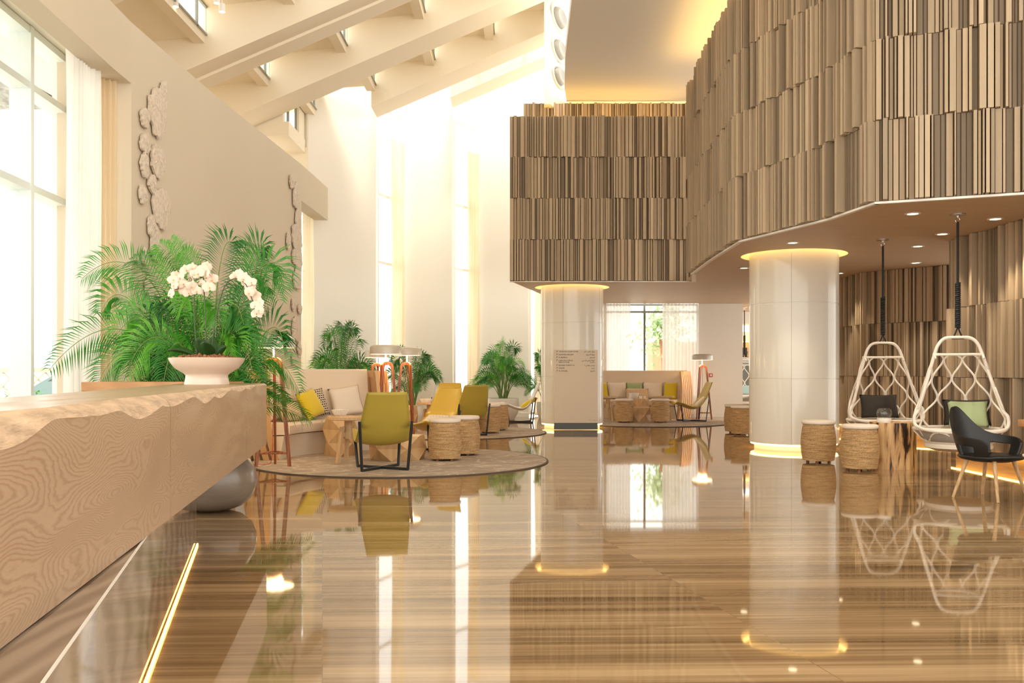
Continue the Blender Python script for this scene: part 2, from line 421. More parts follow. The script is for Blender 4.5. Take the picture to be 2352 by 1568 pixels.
class MB:
    def __init__(self):
        self.v, self.f, self.t = [], [], []
    def add(self, vs, fs, tone=1.0):
        o = len(self.v)
        self.v += [tuple(x) for x in vs]
        for f in fs:
            self.f.append([i + o for i in f]); self.t.append(tone)
        return self
    def box(self, c, s, rot=None, tone=1.0):
        m = rot if rot is not None else Matrix.Identity(3)
        vs = []
        for z in (-.5, .5):
            for x, y in ((-.5, -.5), (.5, -.5), (.5, .5), (-.5, .5)):
                vs.append(Vector(c) + m @ Vector((x * s[0], y * s[1], z * s[2])))
        return self.add(vs, [(3, 2, 1, 0), (4, 5, 6, 7), (0, 1, 5, 4), (1, 2, 6, 5), (2, 3, 7, 6), (3, 0, 4, 7)], tone)
    def box2(self, a, b, tone=1.0):
        return self.box([(a[i] + b[i]) / 2 for i in range(3)], [abs(b[i] - a[i]) for i in range(3)], None, tone)
    def prism(self, poly, z0, z1, tone=1.0):
        n = len(poly)
        vs = [(x, y, z0) for x, y in poly] + [(x, y, z1) for x, y in poly]
        fs = [tuple(range(n - 1, -1, -1)), tuple(range(n, 2 * n))] + [(i, (i + 1) % n, n + (i + 1) % n, n + i) for i in range(n)]
        return self.add(vs, fs, tone)
    def loft(self, rings, closed=True, caps=True, tone=1.0):
        n = len(rings[0]); vs = [p for r in rings for p in r]; fs = []
        for k in range(len(rings) - 1):
            for i in range(n if closed else n - 1):
                j = (i + 1) % n
                fs.append((k * n + i, k * n + j, (k + 1) * n + j, (k + 1) * n + i))
        if caps and closed:
            fs.append(tuple(range(n - 1, -1, -1))); b = (len(rings) - 1) * n
            fs.append(tuple(range(b, b + n)))
        return self.add(vs, fs, tone)
    def lathe(self, prof, n=32, c=(0, 0, 0), caps=True):
        return self.loft([[(c[0] + r * cos(2 * pi * i / n), c[1] + r * sin(2 * pi * i / n), c[2] + z) for i in range(n)] for r, z in prof], True, caps)
    def tube(self, pts, r, n=8, closed=False):
        pts = [Vector(p) for p in pts]; m = len(pts)
        rad = r if isinstance(r, (list, tuple)) else [r] * m
        rings = []; up = None
        for i, p in enumerate(pts):
            a = pts[(i - 1) % m] if (closed or i > 0) else p
            b = pts[(i + 1) % m] if (closed or i < m - 1) else p
            d = (b - a)
            d = d.normalized() if d.length > 1e-9 else Vector((0, 0, 1))
            if up is None:
                up = Vector((0, 0, 1)) if abs(d.z) < .9 else Vector((1, 0, 0))
            s = d.cross(up)
            s = s.normalized() if s.length > 1e-6 else d.orthogonal().normalized()
            up = s.cross(d).normalized()
            rings.append([p + (s * cos(2 * pi * k / n) + up * sin(2 * pi * k / n)) * rad[i] for k in range(n)])
        if closed:
            # align the last ring to the first
            rings.append(rings[0])
            return self.loft(rings, True, False)
        return self.loft(rings)
    def grid(self, rows, tone=1.0):
        return self.loft(rows, False, False, tone)
    def build(self, name, m, parent=None, smooth=False, tone=False, bevel=0, solid=0, subd=0, angle=40):
        me = bpy.data.meshes.new(name)
        me.from_pydata(self.v, [], self.f)
        if tone:
            a = me.attributes.new('tone', 'FLOAT', 'FACE')
            a.data.foreach_set('value', self.t)
        me.materials.append(M[m] if isinstance(m, str) else m)
        me.update()
        o = bpy.data.objects.new(name, me)
        C.objects.link(o)
        bm = bmesh.new(); bm.from_mesh(me)
        bmesh.ops.recalc_face_normals(bm, faces=bm.faces)
        bm.to_mesh(me); bm.free()
        if smooth:
            me.polygons.foreach_set('use_smooth', [True] * len(me.polygons))
            me.set_sharp_from_angle(angle=R(angle))
        if parent is not None: o.parent = parent
        if solid:
            d = o.modifiers.new('solid', 'SOLIDIFY'); d.thickness = solid; d.offset = 0
        if bevel:
            d = o.modifiers.new('bevel', 'BEVEL'); d.width = bevel; d.segments = 2; d.limit_method = 'ANGLE'
        if subd:
            d = o.modifiers.new('subd', 'SUBSURF'); d.levels = subd; d.render_levels = subd
        return o

def tag(o, label=None, cat=None, group=None, kind=None):
    if label: o['label'] = label
    if cat: o['category'] = cat
    if group: o['group'] = group
    if kind: o['kind'] = kind
    return o

def struct(o, label=None, cat=None):
    o['kind'] = 'structure'
    return tag(o, label, cat)

def thing(name, label, cat, loc=(0, 0, 0), rz=0, group=None):
    o = bpy.data.objects.new(name, None); C.objects.link(o)
    o.empty_display_size = .1
    o.location = loc; o.rotation_euler = (0, 0, rz)
    return tag(o, label, cat, group)

def dup(root, loc, rz, label=None, group=None):
    def cp(o, par):
        c = o.copy(); C.objects.link(c)
        if par is not None: c.parent = par
        for ch in list(o.children): cp(ch, c)
        return c
    r = cp(root, None)
    r.location = loc; r.rotation_euler = (0, 0, rz)
    if label: r['label'] = label
    if group: r['group'] = group
    return r

def flat_fill(outer, holes, z, name, m):
    """A flat sheet with round holes."""
    bm = bmesh.new(); edges = []
    for loop in [outer] + holes:
        vs = [bm.verts.new((x, y, z)) for x, y in loop]
        for i in range(len(vs)): edges.append(bm.edges.new((vs[i], vs[(i + 1) % len(vs)])))
    bmesh.ops.triangle_fill(bm, edges=edges, use_beauty=True)
    me = bpy.data.meshes.new(name); bm.to_mesh(me); bm.free()
    me.materials.append(M[m])
    o = bpy.data.objects.new(name, me); C.objects.link(o)
    return o

def circle(cx, cy, r, n=48):
    return [(cx + r * cos(2 * pi * i / n), cy + r * sin(2 * pi * i / n)) for i in range(n)]

def bez(a, b, c, n):
    a, b, c = Vector(a), Vector(b), Vector(c)
    return [a * (1 - t) ** 2 + b * 2 * t * (1 - t) + c * t * t for t in [i / n for i in range(n + 1)]]

def smooth_path(pts, n=8, closed=False):
    pts = [Vector(p) for p in pts]; out = []; m = len(pts)
    for i in range(m if closed else m - 1):
        if closed: p0, p1, p2, p3 = pts[(i - 1) % m], pts[i], pts[(i + 1) % m], pts[(i + 2) % m]
        else: p0, p1, p2, p3 = pts[max(i - 1, 0)], pts[i], pts[i + 1], pts[min(i + 2, m - 1)]
        for k in range(n):
            t = k / n
            out.append(.5 * ((2 * p1) + (p2 - p0) * t + (2 * p0 - 5 * p1 + 4 * p2 - p3) * t * t + (3 * p1 - p0 - 3 * p2 + p3) * t ** 3))
    if not closed: out.append(pts[-1])
    return out

SOF = H + 1.78                     # underside of the gallery

# ------------------------------------------------------------------ floor and outside ground
struct(MB().box2((-5.6, -4, -.1), (10, 29, 0)).build('floor', 'floor'))

# ------------------------------------------------------------------ left wall (gently bowed), lintel and recesses
LW = [(-3.9, 4.0), (-4.06, 6.0), (-4.2, 7.96), (-4.33, 9.7), (-4.35, 10.2), (-4.33, 11.2), (-4.30, 12.39), (-4.25, 13.6), (-4.17, 15.0), (-4.10, 16.3), (-4.05, 17.16), (-4.02, 18.3), (-4.0, 19.38)]
def wall_x(y):
    for (x0, y0), (x1, y1) in zip(LW, LW[1:]):
        if y0 <= y <= y1: return x0 + (x1 - x0) * (y - y0) / (y1 - y0)
    return LW[0][0] if y < LW[0][1] else LW[-1][0]
def wall_at(px):
    lo, hi = 4.0, 19.38
    for _ in range(50):
        y = (lo + hi) / 2
        if 1176 + F * wall_x(y) / y < px: lo = y
        else: hi = y
    return wall_x(lo), lo
ZT = H + 4.0
ZL = H + 3.30
def wall_strip(y0, y1, z0, z1, t):
    ys = sorted(set([y0, y1] + [y for _, y in LW if y0 < y < y1]))
    front = [(wall_x(y), y) for y in ys]
    back = [(wall_x(y) - t, y) for y in reversed(ys)]
    return MB().prism(front + back, z0, z1)
w = wall_strip(10.2, 17.16, 0, ZL, .85)
for y0, y1, t in ((4.0, 10.2, .26), (10.2, 17.16, .85), (17.16, 19.38, .3)):
    w2 = wall_strip(y0, y1, ZL, ZT, t); w.add(w2.v, w2.f)
struct(w.build('wall_left', 'stone_wall'), 'warm plaster wall between the two tall windows', 'wall')
# baseboard
bb = MB()
ys = [10.2, 12.39, 13.6, 15, 16.3, 17.16]
bb.prism([(wall_x(y) + .015, y) for y in ys] + [(wall_x(y), y) for y in reversed(ys)], 0, .09)
struct(bb.build('baseboard_left', 'stone_wall'))

def window(name, p0, p1, z0, z1, mull, rails, fm='frame', fw=.06, fd=.16):
    """a frame between plan points p0 and p1: mull fractions along it, rails heights; frame and glass are parts"""
    a, b = Vector((p0[0], p0[1], 0)), Vector((p1[0], p1[1], 0))
    d = (b - a); ln = d.length; d.normalize()
    rot = Matrix(((d.x, -d.y, 0), (d.y, d.x, 0), (0, 0, 1)))
    root = bpy.data.objects.new(name, None); C.objects.link(root); struct(root)
    f = MB()
    for t in [0] + list(mull) + [1]:
        c = a + d * (ln * t); f.box((c.x, c.y, (z0 + z1) / 2), (fw, fd, z1 - z0), rot)
    mid = (a + b) / 2
    for z in [z0 + fw / 2] + list(rails) + [z1 - fw / 2]:
        f.box((mid.x, mid.y, z), (ln, fd * .9, fw), rot)
    f.build('window_frame', fm, root)
    MB().box((mid.x, mid.y, (z0 + z1) / 2), (ln, .012, z1 - z0), rot).build('window_pane', 'glass', root)
    return root
window('window_1', (-4.72, 4.2), (-5.30, 11.4), 0.0, H + 3.62, [.143 * k for k in range(1, 7)], [H + 1.94, H + 3.0], fd=.22, fw=.075)
window('window_2', (-4.75, 17.05), (-4.75, 20.2), 0.0, H + 3.45, [.33, .66], [H + 1.9, H + 2.9])
# recess soffits
struct(MB().box2((-5.5, 4.0, ZL + .33), (-4.45, 10.2, ZL + .5)).build('trim_1', 'wall'))
struct(MB().box2((-5.2, 17.1, ZL + .12), (-4.3, 19.4, ZL + .3)).build('trim_8', 'wall'))
# reveal of the near recess, set between wall and window
struct(MB().box2((-5.45, 11.2, 0), (-5.15, 11.7, H + 3.7)).build('trim_2', 'wall'))
struct(MB().box2((-5.4, 16.6, 0), (-4.9, 17.0, H + 3.7)).build('trim_3', 'wall'))

def curtain(name, a, b, z0, z1, m, label, group=None, folds=9, amp=.045, seed=0):
    rnd = random.Random(seed)
    a, b = Vector(a), Vector(b); d = b - a; nrm = Vector((-d.y, d.x)).normalized()
    n = folds * 8; rows = []
    ph = [rnd.uniform(.7, 1.25) for _ in range(folds + 1)]
    for k, z in enumerate([z0 + (z1 - z0) * i / 10 for i in range(11)]):
        row = []
        for i in range(n + 1):
            t = i / n; fi = t * folds
            a_ = amp * ph[int(fi) if fi < folds else folds] * (1 + .25 * sin(z * 1.3 + fi))
            p = a + d * t + nrm * (a_ * sin(2 * pi * fi) + .01 * sin(fi * 1.7 + z))
            row.append((p.x, p.y, z))
        rows.append(row)
    o = MB().grid(rows).build(name, m, smooth=True, angle=180)
    return tag(o, label, 'curtain', group)
curtain('curtain', (-4.62, 9.28), (-4.57, 9.86), .02, ZL + .3, 'sheer', 'white sheer curtain hanging beside the tall near window', 'curtains at the left windows', 9, .05, 1)
curtain('curtain', (-4.67, 9.96), (-4.49, 10.13), .02, ZL + .3, 'drape', 'cream drape gathered against the reveal of the near window', 'curtains at the left windows', 4, .035, 2)
curtain('curtain', (-4.45, 17.75), (-4.42, 18.6), .02, ZL + .1, 'sheer', 'white sheer curtain in the far narrow window of the left wall', 'curtains at the left windows', 7, .05, 3)
curtain('curtain', (-4.36, 18.65), (-4.3, 19.25), .02, ZL + .1, 'drape', 'cream drape at the end of the far left window', 'curtains at the left windows', 5, .04, 4)

# ------------------------------------------------------------------ back wall in saw-tooth panels, tall slit windows between them
ZR = H + 8.2
panels = [((-4.45, 19.42), (-3.15, 20.75)), ((-2.78, 21.95), (-1.47, 22.12)), ((-.97, 23.05), (.44, 23.22)), ((.90, 24.25), (2.45, 24.3))]
bw = MB()
for (a, b) in panels:
    d = (Vector(b) - Vector(a)).normalized(); nb = Vector((-d.y, d.x))
    a2, b2 = Vector(a) + nb * .16, Vector(b) + nb * .16
    bw.prism([a, b, tuple(b2), tuple(a2)], 0, ZR)
bw.box2((2.3, 23.1, 0), (2.46, 24.4, H + 6))
struct(bw.build('wall_back', 'wall', bevel=.03), 'white wall in tall angled panels at the back of the hall', 'wall')
slits = [((-3.16, 20.95), (-2.76, 22.0)), ((-1.45, 22.3), (-.95, 23.1)), ((.46, 23.4), (.92, 24.3))]
for i, (a, b) in enumerate(slits):
    window('window_%d' % (i + 3), a, b, .05, H + 6.3, [], [H + 2.6, H + 4.2], fm='wall', fw=.05, fd=.06)
for i, (a, b, nm) in enumerate([((-2.86, 21.35), (-2.66, 21.88), 'first'), ((-1.10, 22.6), (-.86, 22.98), 'second'), ((.62, 23.5), (.98, 24.15), 'third')]):
    curtain('curtain', a, b, .02, H + 5.6, 'drape', 'tall cream drape in the %s slit window of the back wall from the left' % nm, 'drapes in the back slit windows', 5, .04, 10 + i)
# baseboards on the back panels
bb = MB()
for (a, b) in panels[:3]:
    d = (Vector(b) - Vector(a)).normalized(); nf = Vector((d.y, -d.x))
    bb.prism([a, b, tuple(Vector(b) + nf * .015), tuple(Vector(a) + nf * .015)], 0, .1)
struct(bb.build('baseboard_back', 'wall'))

# ------------------------------------------------------------------ roof: sloping beams, stepped panels with skylight slots
SL = .43
def zb(x): return H + 7.18 + SL * x
def beam(y0, y1, x0, x1, h=1.02, groove=False):
    vs = []
    for x in (x0, x1):
        z = zb(x)
        vs += [(x, y0, z), (x, y1, z), (x, y1, z + h), (x, y0, z + h)]
    m = MB().add(vs, [(0, 1, 2, 3), (7, 6, 5, 4), (0, 4, 5, 1), (1, 5, 6, 2), (2, 6, 7, 3), (3, 7, 4, 0)])
    return m
BEAMS = [(7.6, 8.45, -6.4, 3.0), (11.05, 11.9, -6.4, 3.0), (14.5, 15.35, -6.4, 1.2), (17.1, 17.95, -6.4, .78), (19.65, 20.5, -3.1, .72), (21.25, 22.1, -1.47, 2.2)]
for i, (y0, y1, x0, x1) in enumerate(BEAMS):
    b = beam(y0, y1, x0, x1)
    if i == 2:   # the near beam carries a shadow groove and a lower back half
        vs = []
        ym = .5 * (y0 + y1)
        for x in (x0, x1):
            z = zb(x); vs += [(x, ym, z - .05), (x, y1, z - .05), (x, y1, z + .01), (x, ym, z + .01)]
        b.add(vs, [(0, 1, 2, 3), (7, 6, 5, 4), (0, 4, 5, 1), (1, 5, 6, 2), (2, 6, 7, 3), (3, 7, 4, 0)])
    struct(b.build('ceiling_beam', 'beam'))
def roof_bay(y0, y1, x_start, n, step, mb, risers):
    for k in range(n):
        xa, xb = x_start + k * step, x_start + (k + 1) * step
        za, zc = zb(xa) + .90, zb(xb) + .42
        t = .06
        mb.add([(xa, y0, za), (xb, y0, zc), (xb, y1, zc), (xa, y1, za), (xa, y0, za + t), (xb, y0, zc + t), (xb, y1, zc + t), (xa, y1, za + t)],
               [(0, 1, 2, 3), (7, 6, 5, 4), (0, 4, 5, 1), (1, 5, 6, 2), (2, 6, 7, 3), (3, 7, 4, 0)])
        # curb beam below each step
        mb.box2((xb - .20, y0, zc - .12), (xb - .02, y1, zc + .06))
        risers.append((xb, y0, y1, zc, zb(xb) + .90))
roof = MB(); risers = []
roof_bay(-2.0, 7.6, -6.18, 6, 1.46, roof, risers)
roof_bay(8.45, 11.05, -6.28, 6, 1.46, roof, risers)
roof_bay(11.9, 14.5, -6.43, 6, 1.46, roof, risers)
roof_bay(15.35, 17.1, -6.14, 6, 1.49, roof, risers)
roof_bay(17.95, 19.65, -5.6, 7, 1.30, roof, risers)
struct(roof.build('ceiling', 'beam'), 'cream sloping roof with stepped skylight slots between beams', 'ceiling')
sk = bpy.data.objects.new('window_6', None); C.objects.link(sk); struct(sk)
fr = MB(); gl = MB()
for (x, y0, y1, z0, z1) in risers:
    fr.box2((x - .02, y0, z0), (x + .02, y1, z0 + .03)); fr.box2((x - .02, y0, z1 - .03), (x + .02, y1, z1))
    for k in range(3):
        yy = y0 + (y1 - y0) * (k + .5) / 3
        fr.box2((x - .02, yy - .015, z0), (x + .02, yy + .015, z1))
    gl.box2((x - .004, y0, z0), (x + .004, y1, z1))
fr.build('skylight_frame', 'dark_frame', sk); gl.build('skylight_pane', 'glass', sk)
# glass roof over the back edge
gl2 = bpy.data.objects.new('window_7', None); C.objects.link(gl2); struct(gl2)
g = MB(); fr = MB()
def slope_quad(mb, x0, x1, y0, y1, dz, t):
    vs = []
    for zz in (0, t):
        vs += [(x0, y0, zb(x0) + dz + zz), (x1, y0, zb(x1) + dz + zz), (x1, y1, zb(x1) + dz + zz), (x0, y1, zb(x0) + dz + zz)]
    mb.add(vs, [(3, 2, 1, 0), (4, 5, 6, 7), (0, 1, 5, 4), (1, 2, 6, 5), (2, 3, 7, 6), (3, 0, 4, 7)])
slope_quad(g, -4.6, 2.2, 20.5, 21.25, .68, .02)
slope_quad(g, -3.1, 2.6, 22.1, 24.6, .68, .02)
for k in range(6):
    slope_quad(fr, -3.0 + k * 1.1, -2.94 + k * 1.1, 20.5, 21.25, .6, .1)
g.build('roof_pane', 'glass', gl2); fr.build('glazing_bar', 'beam', gl2)
# ledge and dormer box above the far end of the left wall
struct(MB().box2((-6.45, 4.0, ZT - .15), (-4.5, 18.0, ZT)).build('trim_4', 'beam'))
struct(MB().box2((-6.4, 18.0, H + 4.77), (-4.50, 19.6, H + 5.06)).build('trim_5', 'beam'), 'boxed ledge under the small high window', 'ledge')
uw = MB()
uw.box2((-6.55, -2, ZT - .15), (-6.4, 19.5, H + 5.6))
uw.box2((-6.4, 19.42, ZT - .1), (-4.44, 19.6, H + 4.9)); uw.box2((-6.4, 18.0, H + 5.06), (-4.62, 18.15, H + 6.0))
uw.box2((-4.62, 18.95, H + 5.06), (-4.52, 19.6, H + 6.2))
struct(uw.build('wall_upper', 'beam'))
window('window_8', (-4.57, 18.2), (-4.57, 18.98), H + 5.06, H + 6.0, [.85], [], fm='dark_frame', fw=.03, fd=.05)
# wall block with three jet diffusers at the edge of the flat ceiling
blk = MB().prism([(.66, 18.3), (.785, 18.3), (1.21, 19.4), (1.6, 19.6), (1.6, 20.2), (.70, 19.5)], H + 5.5, H + 9.2)
struct(blk.build('wall_block', 'wall'), 'narrow white wall block carrying three round air outlets', 'wall')
wd = Vector((.425, 1.1, 0)).normalized(); wn = Vector((-wd.y, wd.x, 0)); wn = -wn if wn.y > 0 else wn
wn = Vector((wd.y, -wd.x, 0))
for k, (z, r, nm) in enumerate([(H + 7.47, .30, 'topmost'), (H + 6.80, .28, 'middle'), (H + 6.24, .26, 'lowest')]):
    c = Vector((.785, 18.3, 0)) + wd * .56; 
    root = thing('jet_diffuser', '%s of the three round white air diffusers on the wall block' % nm, 'air vent', (c.x, c.y, z), 0, 'round air diffusers')
    q = wn.to_track_quat('Z', 'Y')
    root.rotation_mode = 'QUATERNION'; root.rotation_quaternion = q; root.scale = (1.9, 1, 1)
    MB().lathe([(r * .62, .0), (r, 0), (r, .03), (r * .93, .05), (r * .66, .012), (r * .62, 0)], 28, caps=False).build('rim', 'jet_grey', root, True)
    MB().lathe([(.01, .045), (r * .3, .05), (r * .5, .09), (r * .6, .06), (r * .62, 0)], 28).build('nozzle', 'jet_dark', root, True)

# ------------------------------------------------------------------ flat grey ceiling on the right
CE = H + 5.85
edge = [(.8, -2.0), (.86, 11), (.916, 14.03), (.958, 16.1), (1.05, 17.8), (1.23, 19.5)]
poly = edge + [(9, 19.5), (12, 15), (12, -2)]
o = flat_fill(poly, [], CE, 'ceiling_flat', 'grey_ceiling'); struct(o, 'flat grey ceiling above the slatted gallery', 'ceiling')
d = o.modifiers.new('s', 'SOLIDIFY'); d.thickness = .2; d.offset = 1 if True else 0

def downlight(x, y, z, label, group, spot=0, r=.06, mt='down_glow', col=(1, .83, .60), size=R(75)):
    root = thing('recessed_downlight', label, 'downlight', (x, y, z), 0, group)
    MB().lathe([(r, -.001), (r * 1.45, -.001), (r * 1.45, -.008), (r, -.008), (r, -.001)], 24, caps=False).build('trim_ring', 'white_metal', root, True)
    MB().lathe([(.001, -.004), (r, -.004), (r, -.0025), (.001, -.0025)], 24).build('diffuser', mt, root)
    if spot:
        l = bpy.data.lights.new('spot', 'SPOT'); l.energy = spot * 1.5; l.color = col; l.spot_size = size; l.spot_blend = .5; l.shadow_soft_size = .04
        lo = bpy.data.objects.new('spot_bulb', l); C.objects.link(lo); lo.parent = root; lo.location = (0, 0, -.03)
    return root
downlight(1.80, 16.8, CE, 'small bright downlight in the flat grey ceiling nearest the wall block', 'downlights in the grey ceiling', 60)
downlight(1.72, 14.0, CE, 'small bright downlight in the grey ceiling cut by the top edge of the photo', 'downlights in the grey ceiling', 60)

# ------------------------------------------------------------------ slatted cladding
def slat_wall(name, path, z0, rows, rh, seed, label, cat='wall', wr=(.045, .11), deps=(.012, .045, .075, .10), back=.05, gap=(.005, .016), extra=None, dark_p=.16):
    rnd = random.Random(seed)
    m = MB(); bk = MB()
    for (a, b) in zip(path, path[1:]):
        a, b = Vector(a), Vector(b); d = b - a; ln = d.length; d.normalize()
        n = Vector((d.y, -d.x))
        if n.dot(-(a + b) / 2) < 0: n = -n
        rot = Matrix(((d.x, n.x, 0), (d.y, n.y, 0), (0, 0, 1)))
        c = (a + b) / 2 - n * back / 2
        bk.box((c.x, c.y, z0 + rows * rh / 2), (ln, back, rows * rh), rot)
        for r in range(rows):
            s = 0
            while s < ln - .01:
                w = min(rnd.uniform(*wr), ln - s); g = rnd.uniform(*gap)
                dp = rnd.choice(deps)
                tone = rnd.gauss(1.04, .10) * rnd.choice((1, 1, 1, .82))
                if rnd.random() < dark_p: tone *= .5; dp = .006
                p = a + d * (s + w / 2) + n * (dp / 2)
                m.box((p.x, p.y, z0 + rh * (r + .5)), (max(w - g, .01), dp, rh - .006), rot, max(.35, min(1.4, tone)))
                s += w
    root = bpy.data.objects.new(name, None); C.objects.link(root); struct(root, label, cat)
    m.build('slat_cladding', 'slat', root, tone=True)
    bk.build('backing_panel', 'slat_back', root)
    return root
G1 = [(3.22, 16.05), (3.12, 14.2), (3.07, 12.04), (3.65, 10.31), (3.79, 9.31), (5.06, 8.81), (7.8, 7.8), (10, 7.2)]
slat_wall('wall_gallery_right', G1, SOF, 4, .84, 5, 'large faceted gallery front clad in rows of walnut slats, right', wr=(.024, .072), gap=(.005, .018), dark_p=.26)
slat_wall('wall_gallery_front', [(-.04, 17.38), (3.5, 17.38)], SOF, 4, .80, 6, 'square gallery front clad in dark walnut slats above the sign', wr=(.03, .085), gap=(.006, .018))
slat_wall('wall_gallery_tier', [(.245, 18.6), (4.2, 18.6)], SOF + 3.1, 1, .72, 7, 'low upper tier of slats glowing gold above the gallery front', wr=(.03, .085), gap=(.006, .018))
# gallery bodies behind the cladding
gb = MB()
gb.prism([(-.02, 17.42), (3.48, 17.42), (3.5, 19.0), (.66, 20.3), (.62, 20.2)], SOF + .2, SOF + 3.1)
gb.prism([(.27, 18.65), (4.2, 18.65), (4.2, 19.4), (.5, 19.4)], SOF + 3.1, SOF + 3.55)
struct(gb.build('wall_gallery_body', 'slat_back'))
# white return trim where the two fronts meet, thin white edge below the cladding
tr = MB()
tr.prism([(3.24, 16.07), (3.30, 16.03), (3.58, 17.36), (3.5, 17.4)], SOF - .02, SOF + .14)
def edge_trim(path, z0, z1, t):
    for (a, b) in zip(path, path[1:]):
        a, b = Vector(a), Vector(b); d = (b - a); ln = d.length; d.normalize(); n = Vector((d.y, -d.x))
        if n.dot(-(a + b) / 2) < 0: n = -n
        rot = Matrix(((d.x, n.x, 0), (d.y, n.y, 0), (0, 0, 1))); c = (a + b) / 2 - n * (t / 2 - .01)
        tr.box((c.x, c.y, (z0 + z1) / 2), (ln + .01, t, z1 - z0), rot)
edge_trim(G1, SOF - .025, SOF - .002, .05)
edge_trim([(-.04, 17.38), (3.5, 17.38)], SOF - .02, SOF - .002, .05)
struct(tr.build('trim_6', 'trim'))

# soffit with ring recesses round the columns
CA, CB, CR = (4.29, 13.6), (1.26, 18.75), .655
RH = .78
sof_poly = [(-.03, 17.42), (3.4, 17.42), (3.24, 16.05), (3.14, 14.2), (3.09, 12.05), (3.67, 10.33), (3.81, 9.35), (5.08, 8.85), (7.8, 7.84), (10, 7.24), (10, 27.5), (5.9, 27.5), (5.9, 23.1), (2.3, 23.1), (.66, 20.3)]
o = flat_fill(sof_poly, [circle(*CA, RH), circle(*CB, RH)], SOF, 'ceiling_soffit', 'soffit')
struct(o, 'tan veneered soffit under the gallery', 'ceiling')
for c, nm in ((CA, 'near'), (CB, 'far')):
    root = thing('ring_light', 'warm glowing ring recess round the top of the %s white column' % nm, 'light', (c[0], c[1], SOF), 0, 'ring lights on the columns')
    MB().lathe([(RH, 0), (RH, .14), (CR - .05, .14)], 48, caps=False).build('recess', 'white_metal', root, True, angle=30)
    MB().lathe([(RH - .03, .115), (RH - .005, .115), (RH - .005, .135), (RH - .03, .135), (RH - .03, .115)], 48, caps=False).build('glow_strip', 'led', root)
    root = thing('ring_light', 'warm glowing ring at the foot of the %s white column' % nm, 'light', (c[0], c[1], 0), 0, 'ring lights on the columns')
    MB().lathe([(CR - .075, .0), (CR - .075, .10)], 48, caps=False).build('plinth', 'white_metal', root, True)
    MB().lathe([(CR - .055, .070), (CR - .02, .070), (CR - .02, .092), (CR - .055, .092), (CR - .055, .07)], 48, caps=False).build('glow_strip', 'led', root)

def column(c, nm, seams):
    root = bpy.data.objects.new('column', None); C.objects.link(root); root.location = (c[0], c[1], 0)
    struct(root, 'round glossy white %s column' % nm, 'column')
    prof = [(CR - .06, .095), (CR, .095)]
    for z in seams: prof += [(CR, z - .008), (CR - .008, z - .006), (CR - .008, z + .006), (CR, z + .008)]
    prof += [(CR, SOF + .14)]
    MB().lathe(prof, 96, caps=False).build('column_cladding', 'glossy_white', root, True, angle=35)
    s = MB()
    for a in (R(250), R(-35), R(100)):
        s.box((cos(a) * CR, sin(a) * CR, 1.5), (.004, .004, 2.8), Matrix.Rotation(a, 3, 'Z'))
    s.build('panel_seam', 'groove', root)
column(CA, 'near', [1.055, 2.17])
column(CB, 'far', [1.055, 2.17])

# cove strips on top of the gallery fronts
def strip(name, path, z, w, h, m, label, off=0, group=None):
    mb = MB()
    for (a, b) in zip(path, path[1:]):
        a, b = Vector(a), Vector(b); d = (b - a); ln = d.length; d.normalize(); n = Vector((d.y, -d.x))
        if n.dot(-(a + b) / 2) < 0: n = -n
        rot = Matrix(((d.x, n.x, 0), (d.y, n.y, 0), (0, 0, 1))); c = (a + b) / 2 + n * off
        mb.box((c.x, c.y, z), (ln, w, h), rot)
    return tag(mb.build(name, m), label, 'light', group)
strip('light_strip', [(.3, 18.2), (3.45, 18.2)], SOF + 3.115, .08, .03, 'led_cove2', 'hidden warm strip between the gallery front and its upper tier', 0, 'warm strip lights')
strip('light_strip', [(.6, 18.85), (4.1, 18.85)], SOF + 3.58, .06, .03, 'led_soft', 'hidden warm cove strip above the upper slatted tier', 0, 'warm strip lights')
strip('light_strip', [(3.36, 15.9), (3.27, 14.2), (3.22, 12.2), (3.8, 10.5)], SOF + 3.30, .06, .03, 'led_soft', 'hidden warm cove strip along the top of the right gallery front', 0, 'warm strip lights')
struct(MB().prism([(3.3, 16), (3.17, 14.2), (3.12, 12.1), (3.7, 10.4), (4.2, 10.4), (4.2, 16)], SOF + 3.1, SOF + 3.17).build('trim_7', 'slat_back'))

# slatted walls under the gallery
W1 = [(6.35, 17.6), (6.30, 15.8), (7.24, 14.83), (7.6, 14.6)]
W2 = [(5.94, 12.12), (5.97, 10.4), (6.0, 9.2), (6.2, 7.6)]
slat_wall('wall_niche_back', W1, .16, 3, .923, 8, 'slatted wall with light scallops behind the hanging chairs', wr=(.025, .072), deps=(.02, .05, .075, .10), dark_p=.34)
slat_wall('wall_niche_right', W2, .16, 3, .923, 9, 'slatted wall at the right edge behind the black armchair', wr=(.025, .072), deps=(.02, .05, .075, .10), dark_p=.34)
st = MB(); st.prism([(5.96, 12.14), (5.99, 10.4), (6.02, 9.2), (6.22, 7.6), (7.9, 7.6), (7.9, 12.4)], .16, SOF)
st.prism([(6.37, 17.6), (6.33, 15.83), (7.26, 14.86), (7.62, 14.62), (8, 14.6), (8, 17.6)], .16, SOF)
struct(st.build('wall_niche_body', 'slat_back'))
st = MB(); st.prism([(6.02, 12.1), (6.05, 10.4), (6.08, 9.2), (6.28, 7.6), (7.9, 7.6), (7.9, 12.3)], 0, .16)
st.prism([(6.45, 17.6), (6.40, 15.9), (7.3, 14.95), (7.66, 14.7), (8, 14.7), (8, 17.6)], 0, .16)
struct(st.build('baseboard_right', 'bar_warm'))
strip('light_strip', W1, .145, .02, .02, 'led', 'warm strip light along the foot of the slatted wall behind the hanging chairs', -.03, 'warm strip lights')
strip('light_strip', W2, .145, .02, .02, 'led', 'warm strip light along the foot of the slatted wall behind the black armchair', -.03, 'warm strip lights')

